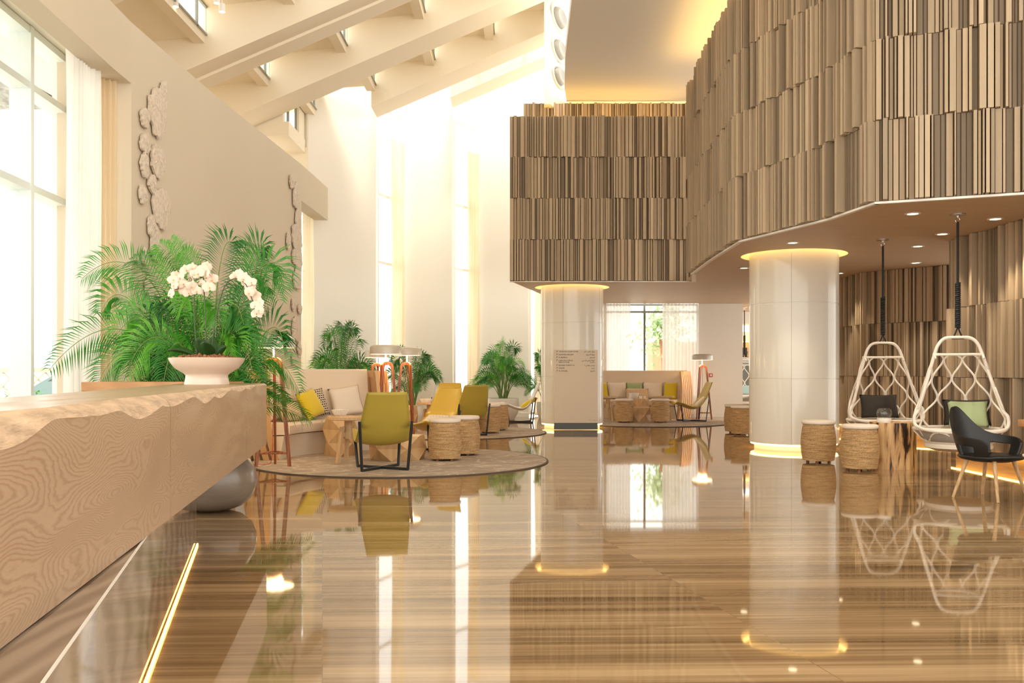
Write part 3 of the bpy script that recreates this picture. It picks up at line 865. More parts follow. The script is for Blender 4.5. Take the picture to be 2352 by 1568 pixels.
for x, y, sp, lb in [
    (3.85, 12.24, 40, 'downlight in the tan soffit above the top of the near white column'),
    (4.49, 10.0, 90, 'downlight in the soffit left of the right hanging chair\'s cable'),
    (5.60, 10.34, 90, 'downlight in the soffit right of the right hanging chair\'s cable, near the photo\'s edge'),
    (5.53, 11.47, 90, 'downlight in the soffit just left below the right hanging chair\'s ceiling plate'),
    (5.72, 12.58, 70, 'downlight in the soffit midway between the two hanging cables'),
    (6.55, 14.48, 90, 'downlight in the soffit close to the slatted niche wall between the cables'),
    (5.17, 15.0, 60, 'downlight in the soffit immediately left of the left hanging cable'),
    (3.95, 15.2, 40, 'downlight in the soffit left of the near column\'s glowing top'),
    (5.87, 16.0, 90, 'downlight in the soffit right behind the near column\'s top')]:
    downlight(x, y, SOF, lb, 'downlights in the tan soffit', sp)

# ------------------------------------------------------------------ rear wall under the gallery, window, bar beyond
YW = 23.1
rw = MB(); rw.box2((4.83, YW, 0), (5.97, YW + .2, SOF)); rw.box2((2.3, YW, 0), (4.83, YW + .2, .5))
struct(rw.build('wall_rear', 'wall'), 'plain white wall beside the far window under the gallery', 'wall')
struct(MB().box2((4.83, YW - .015, 0), (5.97, YW, .1)).build('baseboard_rear', 'wall'))
window('window_9', (2.35, YW + .1), (4.83, YW + .1), .5, SOF, [.44], [H + 1.57], fm='dark_frame', fw=.05, fd=.08)
curtain('curtain', (2.33, YW - .08), (3.05, YW - .08), .02, SOF - .01, 'sheer', 'white sheer curtain left of the far window mullion', 'sheer curtains at the far window', 9, .04, 21)
curtain('curtain', (3.88, YW - .08), (4.80, YW - .08), .02, SOF - .01, 'sheer', 'white sheer curtain right of the far window mullion', 'sheer curtains at the far window', 10, .04, 22)
ab = thing('alarm_call_point', 'small red fire alarm box on the white wall behind the far lamp', 'alarm', (5.14, YW - .001, 1.08))
MB().box((0, -.02, 0), (.09, .04, .09)).build('housing', 'red_box', ab, bevel=.006)
MB().box((0, -.042, 0), (.05, .004, .05)).build('window_plate', 'white_plastic', ab)
# bar beyond the wall
bar = MB(); bar.box2((5.9, 27.0, 0), (9, 27.2, SOF - .55)); bar.box2((5.9, 26.2, SOF - .35), (9, 27.2, SOF - .001))
struct(bar.build('wall_bar', 'wall'))
struct(MB().box2((5.9, 26.9, 0), (9, 27.0, 1.42)).build('wall_bar_panel', 'bar_grey'))
nich = thing('shelf_niche', 'warm lit shelf niche in the bar behind the near column', 'shelf', (6.9, 26.9, 1.62))
MB().box((0, 0, -.06), (1.6, .3, .06)).build('shelf', 'white_metal', nich)
MB().box((0, .09, .22), (1.6, .02, .48)).build('back_panel', 'bar_warm', nich)
MB().box((0, -.05, .45), (1.6, .05, .02)).build('glow_strip', 'led', nich)
for k, (px, lb) in enumerate([(1714, 'small dark bronze figurine standing in the lit bar niche, right one'), (1706, 'small dark bronze figurine in the lit bar niche beside the white wall edge')]):
    x = (px - 1176) * 26.85 / F
    fg = MB().lathe([(.05, 0), (.05, .02), (.025, .04), (.04, .12), (.05, .18), (.025, .22), (.035, .26), (.03, .30), (.005, .31)], 14, (x, 26.85, 1.59)).build('figurine', 'bronze', smooth=True)
    tag(fg, lb, 'figurine', 'figurines in the bar niche')

# ------------------------------------------------------------------ outside the windows
struct(MB().box2((-30, -6, -.25), (-5.6, 45, -.12)).build('ground_outside', 'ext_ground'))
struct(MB().box2((-5.5, 29, -.25), (25, 45, -.12)).build('ground_outside_rear', 'ext_ground'))
lat = MB()
for k in range(26):
    x = -14 + k * .3
    lat.box((x, 19, .7), (.03, .03, 1.5), Matrix.Rotation(R(45), 3, 'Y')); lat.box((x, 19.03, .7), (.03, .03, 1.5), Matrix.Rotation(R(-45), 3, 'Y'))
lat.box2((-14.5, 18.98, 1.15), (-6, 19.05, 1.25)); lat.box2((-14.5, 18.98, -.12), (-6, 19.05, .05))
tag(lat.build('lattice_fence', 'lattice'), 'pale lattice fence outside the tall near window', 'fence')
pt = thing('outdoor_planter', 'terracotta planter outside at the foot of the near window', 'planter', (-7.35, 13.4, -.12))
MB().lathe([(.0, 0), (.2, 0), (.28, .55), (.31, .55), (.31, .62), (.26, .62), (.24, .55), (0, .55)], 24, caps=False).build('pot', 'terracotta', pt, True)
dm = MB(); rnd = random.Random(3)
for k in range(160):
    a = rnd.uniform(0, 2 * pi); r = .28 * sqrt(rnd.random()); z = .5 + rnd.random() * .5
    c = Vector((r * cos(a), r * sin(a), z)); e = Vector((rnd.uniform(-1, 1), rnd.uniform(-1, 1), rnd.uniform(-.3, 1))) * .09; s = Vector((e.y, -e.x, 0)) * .4
    dm.add([c, c + e * .5 + s, c + e, c + e * .5 - s], [(0, 1, 2, 3)], rnd.random())
dm.build('shrub_foliage', 'palm', pt, tone=True)
cn = thing('outdoor_canopy', 'grey pergola canopy seen through the top pane of the near window', 'canopy', (-8.6, 13.5, 0))
cm = MB(); cm.add([(-2.5, 2.2, 6.75), (1.3, 2.2, 6.75), (1.3, 4, 6.3), (-2.5, 4, 6.3), (-2.5, 2.2, 6.83), (1.3, 2.2, 6.83), (1.3, 4, 6.38), (-2.5, 4, 6.38)], [(0, 1, 2, 3), (7, 6, 5, 4), (0, 4, 5, 1), (1, 5, 6, 2), (2, 6, 7, 3), (3, 7, 4, 0)])
cm.build('canopy_sheet', 'canopy', cn)
for x in (-2.4, 1.2):
    MB().box2((x - .05, 3.8, -.12), (x + .05, 3.9, 6.33)).build('post', 'dark_frame', cn)
car = thing('car', 'dark teal car parked outside beyond the lattice side of the near window', 'car', (-8.1, 18.0, -.12), R(180)); car.scale = (.85, .85, .85)
def car_loft(prof, ws, m, nm, par):
    rows = []
    for (x, z), w in zip(prof, ws): rows.append([(x, -w, z), (x, w, z)])
    n = len(prof); vs = [p for r in rows for p in r]
    fs = [tuple(2 * i for i in range(n)), tuple(2 * i + 1 for i in reversed(range(n)))]
    for i in range(n): fs.append((2 * i, 2 * i + 1, 2 * ((i + 1) % n) + 1, 2 * ((i + 1) % n)))
    return MB().add(vs, fs).build(nm, m, par, bevel=.04)
body = car_loft([(-2.0, .35), (-2.05, .62), (-1.9, .82), (-1.0, .93), (-.35, 1.38), (.2, 1.46), (1.1, 1.40), (1.75, .98), (2.05, .90), (2.1, .40), (1.9, .30), (-1.8, .30)], [.80, .85, .86, .86, .66, .64, .66, .84, .84, .84, .84, .82], 'car_paint', 'body', car)
for sy in (-1, 1):
    MB().add([(-.85, sy * .80, .95), (-.33, sy * .69, 1.33), (1.05, sy * .69, 1.34), (1.5, sy * .80, .97)], [(0, 1, 2, 3)]).build('side_window', 'car_glass', body, solid=.01)
    MB().box((2.07, sy * .62, .80), (.08, .30, .16)).build('tail_light', 'red_box', car, bevel=.02)
for sx in (-1.3, 1.35):
    for sy in (-.78, .78):
        w_ = MB().lathe([(.01, -.1), (.30, -.1), (.32, -.06), (.32, .06), (.30, .1), (.01, .1)], 24).build('wheel', 'black_metal', car, True, angle=40)
        w_.rotation_euler = (R(90), 0, 0); w_.location = (sx, sy, .32)
tre = thing('tree', 'leafy green tree outside the far window under the gallery', 'tree', (5.15, 30.5, -.12))
MB().tube([(0, 0, 0), (.05, 0, 1.2), (-.05, .05, 2.4)], [.12, .09, .06], 8).build('trunk', 'terracotta', tre, True)
tm = MB(); rnd = random.Random(8)
for k in range(900):
    v = Vector((rnd.gauss(0, .38), rnd.gauss(0, .4), 2.75 + rnd.gauss(0, .45))); e = Vector((rnd.uniform(-1, 1), rnd.uniform(-1, 1), rnd.uniform(-1, 1))) * .12; s = e.orthogonal() * .5
    tm.add([v, v + e * .5 + s, v + e, v + e * .5 - s], [(0, 1, 2, 3)], rnd.random())
tm.build('foliage', 'pale_leaf', tre, tone=True)
struct(MB().box2((5.1, 33.5, -.12), (9.0, 33.8, 2.3)).build('wall_garden', 'terracotta'))

# ------------------------------------------------------------------ reception desk
def bx(y): return -1.133 - .17 * (y - 1.976)          # front face of the beam
desk = thing('reception_desk', 'long limed-oak reception desk beam with a hewn front edge at left', 'desk', (0, 0, 0))
ZD0, ZD1 = .538, 1.057
def desk_part(y0, y1, seed, nm):
    rnd = random.Random(seed)
    n = max(6, int((y1 - y0) / .035)); m = MB(); ch = MB()
    def backx(y): return -1.86 - .212 * (y - 3.24)
    for i in range(n):
        ya, yb = y0 + (y1 - y0) * i / n, y0 + (y1 - y0) * (i + 1) / n
        def prof(y):
            c, dn = chisel(y)
            return [(bx(y), ZD0), (bx(y), ZD1 - dn), (bx(y) - c, ZD1), (backx(y), ZD1), (backx(y), ZD0)]
        A, Bq = prof(ya), prof(yb)
        va = [(x, ya, z) for x, z in A]; vb = [(x, yb, z) for x, z in Bq]
        fs = [(0, 5, 6, 1), (2, 7, 8, 3), (3, 8, 9, 4), (4, 9, 5, 0)]
        if i == 0: fs.append((0, 1, 2, 3, 4))
        if i == n - 1: fs.append((9, 8, 7, 6, 5))
        m.add(va + vb, fs)
        # the hewn edge: two facets
        mid_a = (bx(ya) - chisel(ya)[0] * .35 + .004, ya, ZD1 - chisel(ya)[1] * .42); mid_b = (bx(yb) - chisel(yb)[0] * .35 + .004, yb, ZD1 - chisel(yb)[1] * .42)
        ch.add([va[1], vb[1], mid_b, mid_a, va[2], vb[2]], [(0, 1, 2, 3), (3, 2, 5, 4)])
    o = m.build('counter_block', 'oak', desk)
    ch.build('hewn_edge', 'oak_hewn', o, True, angle=25)
def chisel(y):
    s = abs(sin(y * 2.15 + .6)) * .6 + abs(sin(y * 4.9 + 1.2)) * .4
    s2 = .5 + .5 * sin(y * 9.7) * sin(y * 3.3)
    f = max(.35, min(1.0, (7.9 - y) / 3.6))
    return (.02 + .045 * s + .012 * s2) * f, (.018 + .055 * s * s + .012 * s2) * f
desk_part(.9, 3.745, 1, 0); desk_part(3.75, 6.245, 2, 1); desk_part(6.25, 7.6, 3, 2)
def plx(y): return -.438 - .28 * y
pl = thing('desk_plinth', 'polished veined marble plinth carrying the reception desk', 'plinth', (0, 0, 0))
MB().prism([(plx(1.0), 1.0), (plx(5.94), 5.94), (plx(5.94) - .75, 5.94), (plx(1.0) - .75, 1.0)], .03, ZD0 - .006).build('marble_block', 'plinth', pl)
MB().prism([(plx(1.0) - .03, 1.0), (plx(5.9) - .03, 5.9), (plx(5.9) - .7, 5.9), (plx(1.0) - .7, 1.0)], 0, .03).build('recessed_foot', 'slat_back', pl)
wl = MB(); wl.prism([(plx(1.0) + .002, 1.0), (plx(5.94) + .002, 5.94), (plx(5.94) - .004, 5.94), (plx(1.0) - .004, 1.0)], ZD0 - .011, ZD0 - .0055)
wl.build('pale_edge', 'trim', pl)
ls = MB().prism([(plx(1.0) + .014, 1.0), (plx(5.94) + .014, 5.94), (plx(5.94) + .003, 5.94), (plx(1.0) + .003, 1.0)], .003, .014).build('light_strip', 'led_desk')
tag(ls, 'thin warm strip light on the floor along the desk plinth', 'light', 'warm strip lights')
ball = MB().lathe([(.02, 0), (.14, .006), (.24, .04), (.32, .11), (.355, .2), (.36, .27), (.345, .35), (.29, .44), (.2, .505), (.08, .532), (.01, .535)], 40, (-2.5, 7.45, 0)).build('stone_boulder', 'stone', smooth=True, angle=180)
tag(ball, 'smooth round grey stone supporting the far end of the reception desk', 'stone')
bc = thing('back_counter', 'slim orange wood counter behind the reception desk', 'counter', (-3.25, 8.35, 0))
MB().box((0, 0, 1.02), (1.35, .45, .085)).build('worktop', 'counter', bc, bevel=.006)
MB().box((0, .05, .49), (1.2, .3, .975)).build('cabinet', 'oak', bc)

# ------------------------------------------------------------------ orchid
ob = thing('orchid_pot', 'white orchids in a wide pale footed bowl on the reception desk', 'flower pot', (-2.41, 7.05, ZD1))
MB().lathe([(.165, 0), (.172, 0), (.165, .03), (.16, .07), (.175, .085), (.24, .125), (.275, .17), (.29, .205), (.283, .208), (.265, .175), (.23, .14), (.16, .10), (.01, .09)], 48, caps=False).build('bowl', 'ceramic', ob, True, angle=60)
rnd = random.Random(4); bk = MB()
for k in range(190):
    a = rnd.uniform(0, 2 * pi); r = .255 * sqrt(rnd.random()); s = rnd.uniform(.012, .026)
    bk.box((r * cos(a), r * sin(a), .185 + .035 * (1 - (r / .26) ** 2) + rnd.uniform(0, .012)), (s * 1.4, s, s * .7), Euler((rnd.random() * 3, rnd.random() * 3, rnd.random() * 3)).to_matrix())
bk.lathe([(.27, .18), (.2, .2), (.02, .21)], 24)
bk.build('bark_mulch', 'bark', ob)
def loc_o(px, py, dy=0):
    p = P(px, py, 7.05 + dy); return Vector((p.x + 2.41, p.y - 7.05, p.z - ZD1))
SH = 9 * 7.05 / F
def lo(px, py, dy=0):
    v = loc_o(px, py, dy); v.x += 0; return v
lv = MB()
def leaf(base, tip, width, bend):
    base, tip = Vector(base), Vector(tip); d = tip - base; side = d.cross(Vector((0, 1, 0))).normalized() if abs(d.normalized().y) < .9 else Vector((1, 0, 0))
    rows = []
    for i in range(9):
        t = i / 8; w = width * sin(pi * min(.98, .08 + t * .92)) ** .6
        p = base + d * t + Vector((0, 0, bend * sin(pi * t)))
        rows.append([p - side * w, p + Vector((0, -.012, -.004)), p + side * w])
    lv.grid(rows)
leaf((.0, -.02, .2), (-.03, -.12, .36), .05, .02); leaf((.02, 0, .2), (.04, -.16, .33), .06, .02); leaf((.03, .02, .2), (.0, .1, .37), .055, .02)
leaf((-.05, 0, .2), (-.29, -.04, .27), .022, .03); leaf((.06, 0, .2), (.17, -.05, .30), .03, .02); leaf((-.02, .02, .2), (-.06, .02, .36), .05, 0)
lv.build('strap_leaves', 'orchid_leaf', ob, True, solid=.006)
stems = MB()
stem_paths = [[lo(452, 815), lo(447, 740), lo(446, 690), lo(447, 650)], [lo(474, 800), (lo(472, 720)), lo(468, 660), lo(466, 640), lo(452, 634)],
              [lo(487, 795), lo(494, 740), lo(505, 690), lo(518, 655), lo(535, 641), lo(552, 643), lo(566, 655), lo(578, 685), lo(590, 715)]]
for sp in stem_paths: stems.tube(smooth_path(sp, 6), .0045, 7)
for a, b in ((447, 655), (466, 640)):
    for dx, dy_ in ((-45, 10), (-20, -12), (15, 5), (25, -5)): stems.tube([lo(a, b), lo(a + dx * .5, b + dy_ - 6), lo(a + dx, b + dy_)], .003, 5)
stems.build('flower_stems', 'stem', ob, True)
def flower(c, size, yaw, pitch, parent, rnd):
    m = MB(); core = MB()
    rot = Euler((pitch, rnd.uniform(-.4, .4), yaw)).to_matrix()
    for k, (ang, ln, w) in enumerate([(90, 1.0, .36), (210, .95, .34), (330, .95, .34), (12, 1.05, .62), (168, 1.05, .62)]):
        a = R(ang); rows = []
        dx, dz = cos(a), sin(a)
        for i in range(6):
            t = i / 5; ww = w * sin(pi * (.12 + .86 * t)) ** .75 * size * .5
            cx, cz = dx * ln * size * .5 * t, dz * ln * size * .5 * t
            fy = -.18 * size * t * (1 - t) + (.0 if k < 3 else -.03 * size) + .05 * size * t * t
            rows.append([rot @ Vector((cx - dz * ww * s, fy + .04 * size * abs(s), cz + dx * ww * s)) + c for s in (-1, -.5, 0, .5, 1)])
        m.grid(rows)
    m2 = [rot @ Vector((x, y, z)) + c for x, y, z in ((0, -.02 * size - .003, .02 * size), (-.06 * size, -.05 * size, -.02 * size), (0, -.12 * size, -.07 * size), (.06 * size, -.05 * size, -.02 * size), (0, -.02 * size, -.14 * size))]
    core.add(m2, [(0, 1, 2), (0, 2, 3), (1, 4, 2), (3, 2, 4)])
    f = m.build('blossom', 'petal', parent, True, angle=180)
    core.build('lip', 'petal_core', f)
rnd = random.Random(12)
for px, py in [(428, 620), (442, 616), (414, 638), (405, 632), (421, 652), (437, 640), (400, 655), (392, 674), (424, 668), (441, 658), (433, 672), (452, 668), (455, 628), (467, 618), (474, 630), (478, 648), (486, 642), (470, 672), (398, 642), (447, 630), (462, 650), (410, 662), (481, 660), (476, 612),
               (548, 628), (540, 636), (560, 640), (567, 650), (573, 658), (577, 668), (584, 680), (572, 672), (590, 688), (586, 702), (595, 712), (590, 720), (577, 648), (598, 700)]:
    flower(lo(px, py, rnd.uniform(-.06, .06)), rnd.uniform(.085, .115), rnd.uniform(-.9, .9), rnd.uniform(-.35, .3), ob, rnd)

# ------------------------------------------------------------------ palms
def frond(fm, sm, a, b, c, rnd, ln=.32, n=34, start=.28, wid=.010, roll=None):
    pts = bez(a, b, c, 24)
    sm.tube(pts, [.008 * (1 - i / 26) + .002 for i in range(25)], 5)
    tone0 = rnd.uniform(0, 1)
    if roll is None: roll = R(rnd.uniform(-75, 75))
    up = Vector((0, 0, 1))
    for k in range(n):
        t = start + (1 - start) * (k + .5) / n
        i = min(23, int(t * 24)); fr_ = t * 24 - i
        p = pts[i].lerp(pts[i + 1], fr_); d = (pts[i + 1] - pts[i]).normalized()
        s = d.cross(up); s = s.normalized() if s.length > .05 else Vector((1, 0, 0))
        u = s.cross(d).normalized()
        s, u = s * cos(roll) + u * sin(roll), u * cos(roll) - s * sin(roll)
        L_ = ln * (sin(pi * (.12 + .85 * (t - start) / (1 - start))) ** .6) * rnd.uniform(.85, 1.1)
        for sg in (-1, 1):
            dirv = (s * sg * .9 + d * (.36 + .5 * t * t) + u * .22).normalized()
            tip = p + dirv * L_ + Vector((0, 0, -.22 * L_ * rnd.uniform(.5, 1.4)))
            mid = p + dirv * L_ * .5 + Vector((0, 0, .01))
            wv = d.cross(dirv).cross(dirv).normalized() * wid
            fm.add([p, mid + wv, tip, mid - wv], [(0, 1, 3), (1, 2, 3)], max(0, min(1, tone0 + rnd.uniform(-.3, .3))))

def planter(parent, r, h, m='white_ceramic'):
    MB().lathe([(.01, 0), (r * .7, 0), (r * .92, h * .3), (r, h * .65), (r * .97, h), (r * .91, h), (r * .93, h * .7), (r * .85, h * .66), (.01, h * .68)], 36, caps=False).build('pot', m, parent, True, angle=60)
    MB().lathe([(.01, h * .84), (r * .93, h * .82)], 24, caps=False).build('soil', 'soil', parent)

def palm(loc, label, n, height, spread, seed, pot=(.3, .42), ln=.3, extra=None, nl=34, low=.0, wid=.010, stemw=True, light=.12):
    rnd = random.Random(seed)
    root = thing('potted_palm', label, 'plant', loc, 0, 'potted palms')
    planter(root, *pot)
    fm, fl_, sm = MB(), MB(), MB()
    z0 = pot[1] * .8
    for k in range(n):
        a = 2 * pi * k / n * 2.618 + rnd.uniform(-.3, .3)
        q = rnd.random(); hh = height * (low + (1 - low) * (1 - .62 * q)); sp = spread * (.35 + .75 * q)
        b0 = Vector((.08 * cos(a + 1), .08 * sin(a + 1), z0))
        mid = Vector((cos(a) * sp * .35, sin(a) * sp * .35, z0 + (hh - z0) * 1.25))
        tip = Vector((cos(a) * sp, sin(a) * sp, z0 + (hh - z0) * (.95 - .55 * q)))
        young = rnd.random() < light
        frond(fl_ if young else fm, sm, b0, mid, tip, rnd, ln * rnd.uniform(.8, 1.1), nl, .3, wid)
    if extra:
        for (m_, t_, y_) in extra(root):
            b0 = Vector((rnd.uniform(-.1, .1), rnd.uniform(-.1, .1), z0))
            frond(y_ and fl_ or fm, sm, b0, m_, t_, rnd, ln * 1.15, 46, .32, wid, R(rnd.uniform(42, 85)) * rnd.choice((-1, 1)))
    fm.build('fronds', 'palm', root, tone=True)
    if fl_.f: fl_.build('young_fronds', 'palm_light', root, tone=True)
    sm.build('stalks', 'palm_stem', root, True)
    return root
PL = Vector((-3.12, 9.25, 0))
def big_extra(root):
    out = []
    for (m_, t_, dy, y_) in [((330, 600), (112, 850), -.3, 0), ((360, 470), (188, 640), .1, 0), ((300, 560), (232, 718), -.2, 0), ((430, 640), (392, 553), .2, 1), ((450, 640), (366, 563), .1, 1), ((470, 620), (420, 580), .3, 1),
                             ((600, 440), (655, 665), .1, 0), ((560, 480), (640, 690), -.2, 0), ((590, 560), (600, 585), .2, 0), ((640, 640), (652, 800), -.3, 0), ((600, 680), (688, 900), -.5, 0),
                             ((330, 680), (225, 880), -.4, 0), ((340, 640), (285, 735), .2, 1), ((560, 640), (605, 655), .2, 0), ((400, 560), (300, 600), .3, 0), ((560, 500), (610, 570), .3, 0), ((480, 480), (540, 565), .3, 0)]:
        a, b = P(m_[0], m_[1], PL.y), P(t_[0], t_[1], PL.y + dy)
        a.y += dy * .4
        out.append((a - PL, b - PL, y_))
    rr = random.Random(77)
    for k in range(26):
        tx = 250 + 350 * (k + rr.random()) / 26; ty = rr.uniform(720, 905)
        mx = 470 + (tx - 470) * .55
        dy = rr.uniform(-.45, .5)
        a, b = P(mx, min(ty, 800) - rr.uniform(60, 190), PL.y + dy * .5), P(tx, ty, PL.y + dy)
        out.append((a - PL, b - PL, rr.random() < .3))
    return out
palm(PL, 'large feathery green palm standing behind the reception desk', 32, 1.70, .95, 31, (.34, .5), .30, big_extra, 40, .25, .0062)
palm((-3.55, 18.7, 0), 'green palm rising behind the curved cream sofa', 34, 2.15, .85, 32, (.3, .45), .32, None, 34, .2, .0075)
palm((-2.2, 19.5, 0), 'airy palm behind the tripod lamps in front of the back wall', 24, 1.85, .8, 33, (.26, .42), .30, None, 34, .2, .0075)
palm((-.22, 21.9, 0), 'palm in a white bowl planter beside the white lounge chair', 34, 1.85, .90, 34, (.40, .52), .32, None, 34, .2, .0075)
palm((.82, 22.6, 0), 'palm half hidden behind the left side of the far column', 20, 1.75, .45, 35, (.2, .4), .28, None, 28, .2, .007)

# ------------------------------------------------------------------ rugs
R1, R2, R3 = Vector((-1.44, 11.61, 0)), Vector((-1.25, 17.1, 0)), Vector((3.1, 20.6, 0))
RT = .014
for c, lb in ((R1, 'round veined taupe rug under the nearest seating group'), (R2, 'round taupe rug under the middle seating group by the back wall'), (R3, 'round taupe rug in front of the far sofa under the gallery')):
    r = thing('round_rug', lb, 'rug', c, .4, 'round rugs')
    MB().lathe([(.001, .002), (1.89, .002), (1.89, RT), (.001, RT)], 96).build('pile', 'rug', r)
    MB().lathe([(1.89, .0), (1.91, 0), (1.915, .007), (1.91, RT), (1.89, RT)], 96, caps=False).build('binding', 'rug_edge', r, True)

# ------------------------------------------------------------------ curved sofas
def sofa(c, a0, a1, label):
    root = thing('curved_sofa', label, 'sofa', c, 0, 'curved high-back sofas')
    A0, A1 = R(a0), R(a1); n = 30; z0 = RT
    def ring(prof, m, nm, smooth=True, par=root, aa=(A0, A1), bev=0):
        rows = [[(r * cos(a), r * sin(a), z) for r, z in prof] for a in [aa[0] + (aa[1] - aa[0]) * i / n for i in range(n + 1)]]
        return MB().loft(rows).build(nm, m, par, smooth, angle=35)
    ring([(1.58, z0), (1.53, .32), (2.05, .32), (2.05, z0)], 'fabric', 'base')
    # three seat cushions with piped seams
    k = 4
    for i in range(k):
        b0, b1 = A0 + (A1 - A0) * (i + .015) / k, A0 + (A1 - A0) * (i + .985) / k
        ring([(1.47, .335), (1.455, .36), (1.455, .45), (1.475, .475), (1.9, .48), (2.02, .45), (2.02, .33)], 'fabric', 'seat_cushion', aa=(b0, b1))
    ring([(2.02, .3), (2.0, .5), (2.06, .8), (2.14, 1.14), (2.155, 1.185), (2.18, 1.20), (2.20, 1.185), (2.21, 1.1), (2.17, .7), (2.17, z0), (2.04, z0)], 'sofa_back', 'backrest')
    # S-curved slats on the outside, and slatted wings at the two ends
    sl = MB()
    def slat(a, w, r_off=0):
        pts = []
        for i in range(13):
            z = z0 + (1.14 - z0) * i / 12
            pts.append((2.215 + .055 * sin(pi * (z / 1.2) * 1.5) + r_off, z))
        t = .022
        rows = []
        for r, z in pts:
            rows.append([((r + e) * cos(a + s * w / 2 / 2.2), (r + e) * sin(a + s * w / 2 / 2.2), z) for e, s in ((-t, -1), (t, -1), (t, 1), (-t, 1))])
        sl.loft(rows)
    m_ = int((A1 - A0) * 2.25 / .075)
    for i in range(m_ + 1): slat(A0 + (A1 - A0) * i / m_, .05)
    sl.build('back_slats', 'sofa_wood', root, True, angle=35)
    for aa, sg in ((A0, -1), (A1, 1)):
        wg = MB()
        dirr = Vector((cos(aa), sin(aa), 0)); tan = Vector((-sin(aa), cos(aa), 0)) * sg
        for j in range(6):
            rr = 1.62 + j * .118
            rows = []
            for i in range(13):
                t = i / 12; z = z0 + (1.17 - z0) * t
                top_in = 1.0
                sh = .08 * sin(pi * t * .9) * (1 - t) + .12 * t * (5 - j) / 5
                p = dirr * (rr + sh) + tan * (.02 + .045 * sin(pi * t))
                rows.append([p + dirr * dx + tan * dt + Vector((0, 0, z)) for dx, dt in ((-.038, 0), (.038, 0), (.038, .05), (-.038, .05))])
            wg.loft(rows)
        wg.box(dirr * 2.02 + tan * .05 + Vector((0, 0, 1.13)), (.42, .06, .1), Matrix.Rotation(aa, 3, 'Z'))
        wg.build('slatted_wing', 'sofa_wood', root, True, angle=35)
    return root
sofa(R1, 111, 180, 'cream curved sofa with slatted wood shell on the nearest rug')
sofa(R2, 168, 234, 'curved sofa on the middle rug showing its honey wood slats')
sofa(R3, 54, 126, 'cream curved sofa with slatted ends under the far window')

def pillow(name, w, h, t, m, loc, rot, label, group='cushions on the seats', piping=None):
    n = 12; top, bot = [], []
    for j in range(n + 1):
        rt, rb = [], []
        for i in range(n + 1):
            u, v = -1 + 2 * i / n, -1 + 2 * j / n
            e = max(0, (1 - abs(u) ** 2.6)) * max(0, (1 - abs(v) ** 2.6))
            pin = 1 - .10 * (abs(u) ** 2) * (1 - abs(v) ** 2) * 0 - .07 * (1 - abs(v) ** 2) * abs(u) ** 3
            pin2 = 1 - .07 * (1 - abs(u) ** 2) * abs(v) ** 3
            x, y = u * w / 2 * pin, v * h / 2 * pin2
            z = t / 2 * e ** .42
            rt.append((x, y, z)); rb.append((x, y, -z))
        top.append(rt); bot.append(rb)
    mb = MB(); mb.grid(top); mb.grid(bot)
    o = mb.build(name, m, None, True, angle=180)
    bm = bmesh.new(); bm.from_mesh(o.data); bmesh.ops.remove_doubles(bm, verts=bm.verts, dist=1e-5); bmesh.ops.recalc_face_normals(bm, faces=bm.faces); bm.to_mesh(o.data); bm.free()
    o.data.polygons.foreach_set('use_smooth', [True] * len(o.data.polygons))
    o.location = loc; o.rotation_euler = rot
    if piping:
        pp = [p for p in top[0]] + [r[-1] for r in top[1:]] + list(reversed(top[-1][:-1])) + [r[0] for r in reversed(top[1:-1])]
        MB().tube(pp, .006, 5, True).build('piping', piping, o, True)
    return tag(o, label, 'cushion', group)
def on_sofa(c, a, r, lean=70, roll=0, dz=0, h=.45):
    """location and rotation of a pillow leaning on the backrest at angle a"""
    A = R(a); z = .485 + h / 2 * sin(R(lean)) + .02 + dz
    return (c[0] + r * cos(A), c[1] + r * sin(A), z), Euler((0, 0, 0))
def lean(c, a, r, h, ang=72, roll=0, yaw=0, dz=.03):
    A = R(a)
    face = Vector((-cos(A + R(yaw)), -sin(A + R(yaw)), 0))
    up = Vector((0, 0, 1)); tilt = R(90 - ang)
    nrm = (face * cos(tilt) + up * sin(tilt)).normalized()
    xax = up.cross(nrm).normalized(); yax = nrm.cross(xax)
    m = Matrix((xax, yax, nrm)).transposed() @ Matrix.Rotation(R(roll), 3, 'Z')
    ex = .5 * h * (abs(cos(R(roll))) + abs(sin(R(roll)))) 
    return (c[0] + r * cos(A), c[1] + r * sin(A), .48 + ex * sin(R(ang)) + dz), m.to_euler()
def put(name, c, a, r, w, h, t, m, label, ang=72, roll=0, yaw=0, piping=None, dz=.0):
    l, e = lean(c, a, r, h, ang, roll, yaw, dz)
    return pillow(name, w, h, t, m, l, e, label, piping=piping)
put('throw_pillow', R1, 122, 1.92, .50, .45, .16, 'cushion', 'large cream pillow at the right end of the near sofa', 74, 8)
put('throw_pillow', R1, 137, 1.94, .42, .42, .13, 'print', 'black and cream patterned pillow behind the yellow one on the near sofa', 72, 8)
put('throw_pillow', R1, 143, 1.78, .46, .42, .13, 'yellow', 'yellow velvet pillow on the near curved sofa', 64, 12, 14)
put('throw_pillow', R1, 161, 1.93, .46, .46, .15, 'cushion', 'cream pillow at the left end of the near sofa', 74, 0)
put('throw_pillow', R1, 158, 1.74, .46, .30, .13, 'knit', 'tan knitted pillow at the left of the near sofa', 66, 0)
put('throw_pillow', R3, 117, 1.90, .36, .44, .12, 'yellow', 'yellow pillow at the left end of the far sofa', 74, 0)
put('throw_pillow', R3, 103.5, 1.93, .52, .44, .15, 'cushion', 'cream pillow left of the green one on the far sofa', 74, 0)
put('throw_pillow', R3, 90, 1.95, .44, .42, .12, 'green', 'sage green pillow in the middle of the far sofa', 76, 0)
put('throw_pillow', R3, 89, 1.73, .58, .30, .12, 'knit', 'tan knitted lumbar pillow before the green one on the far sofa', 66, 0)
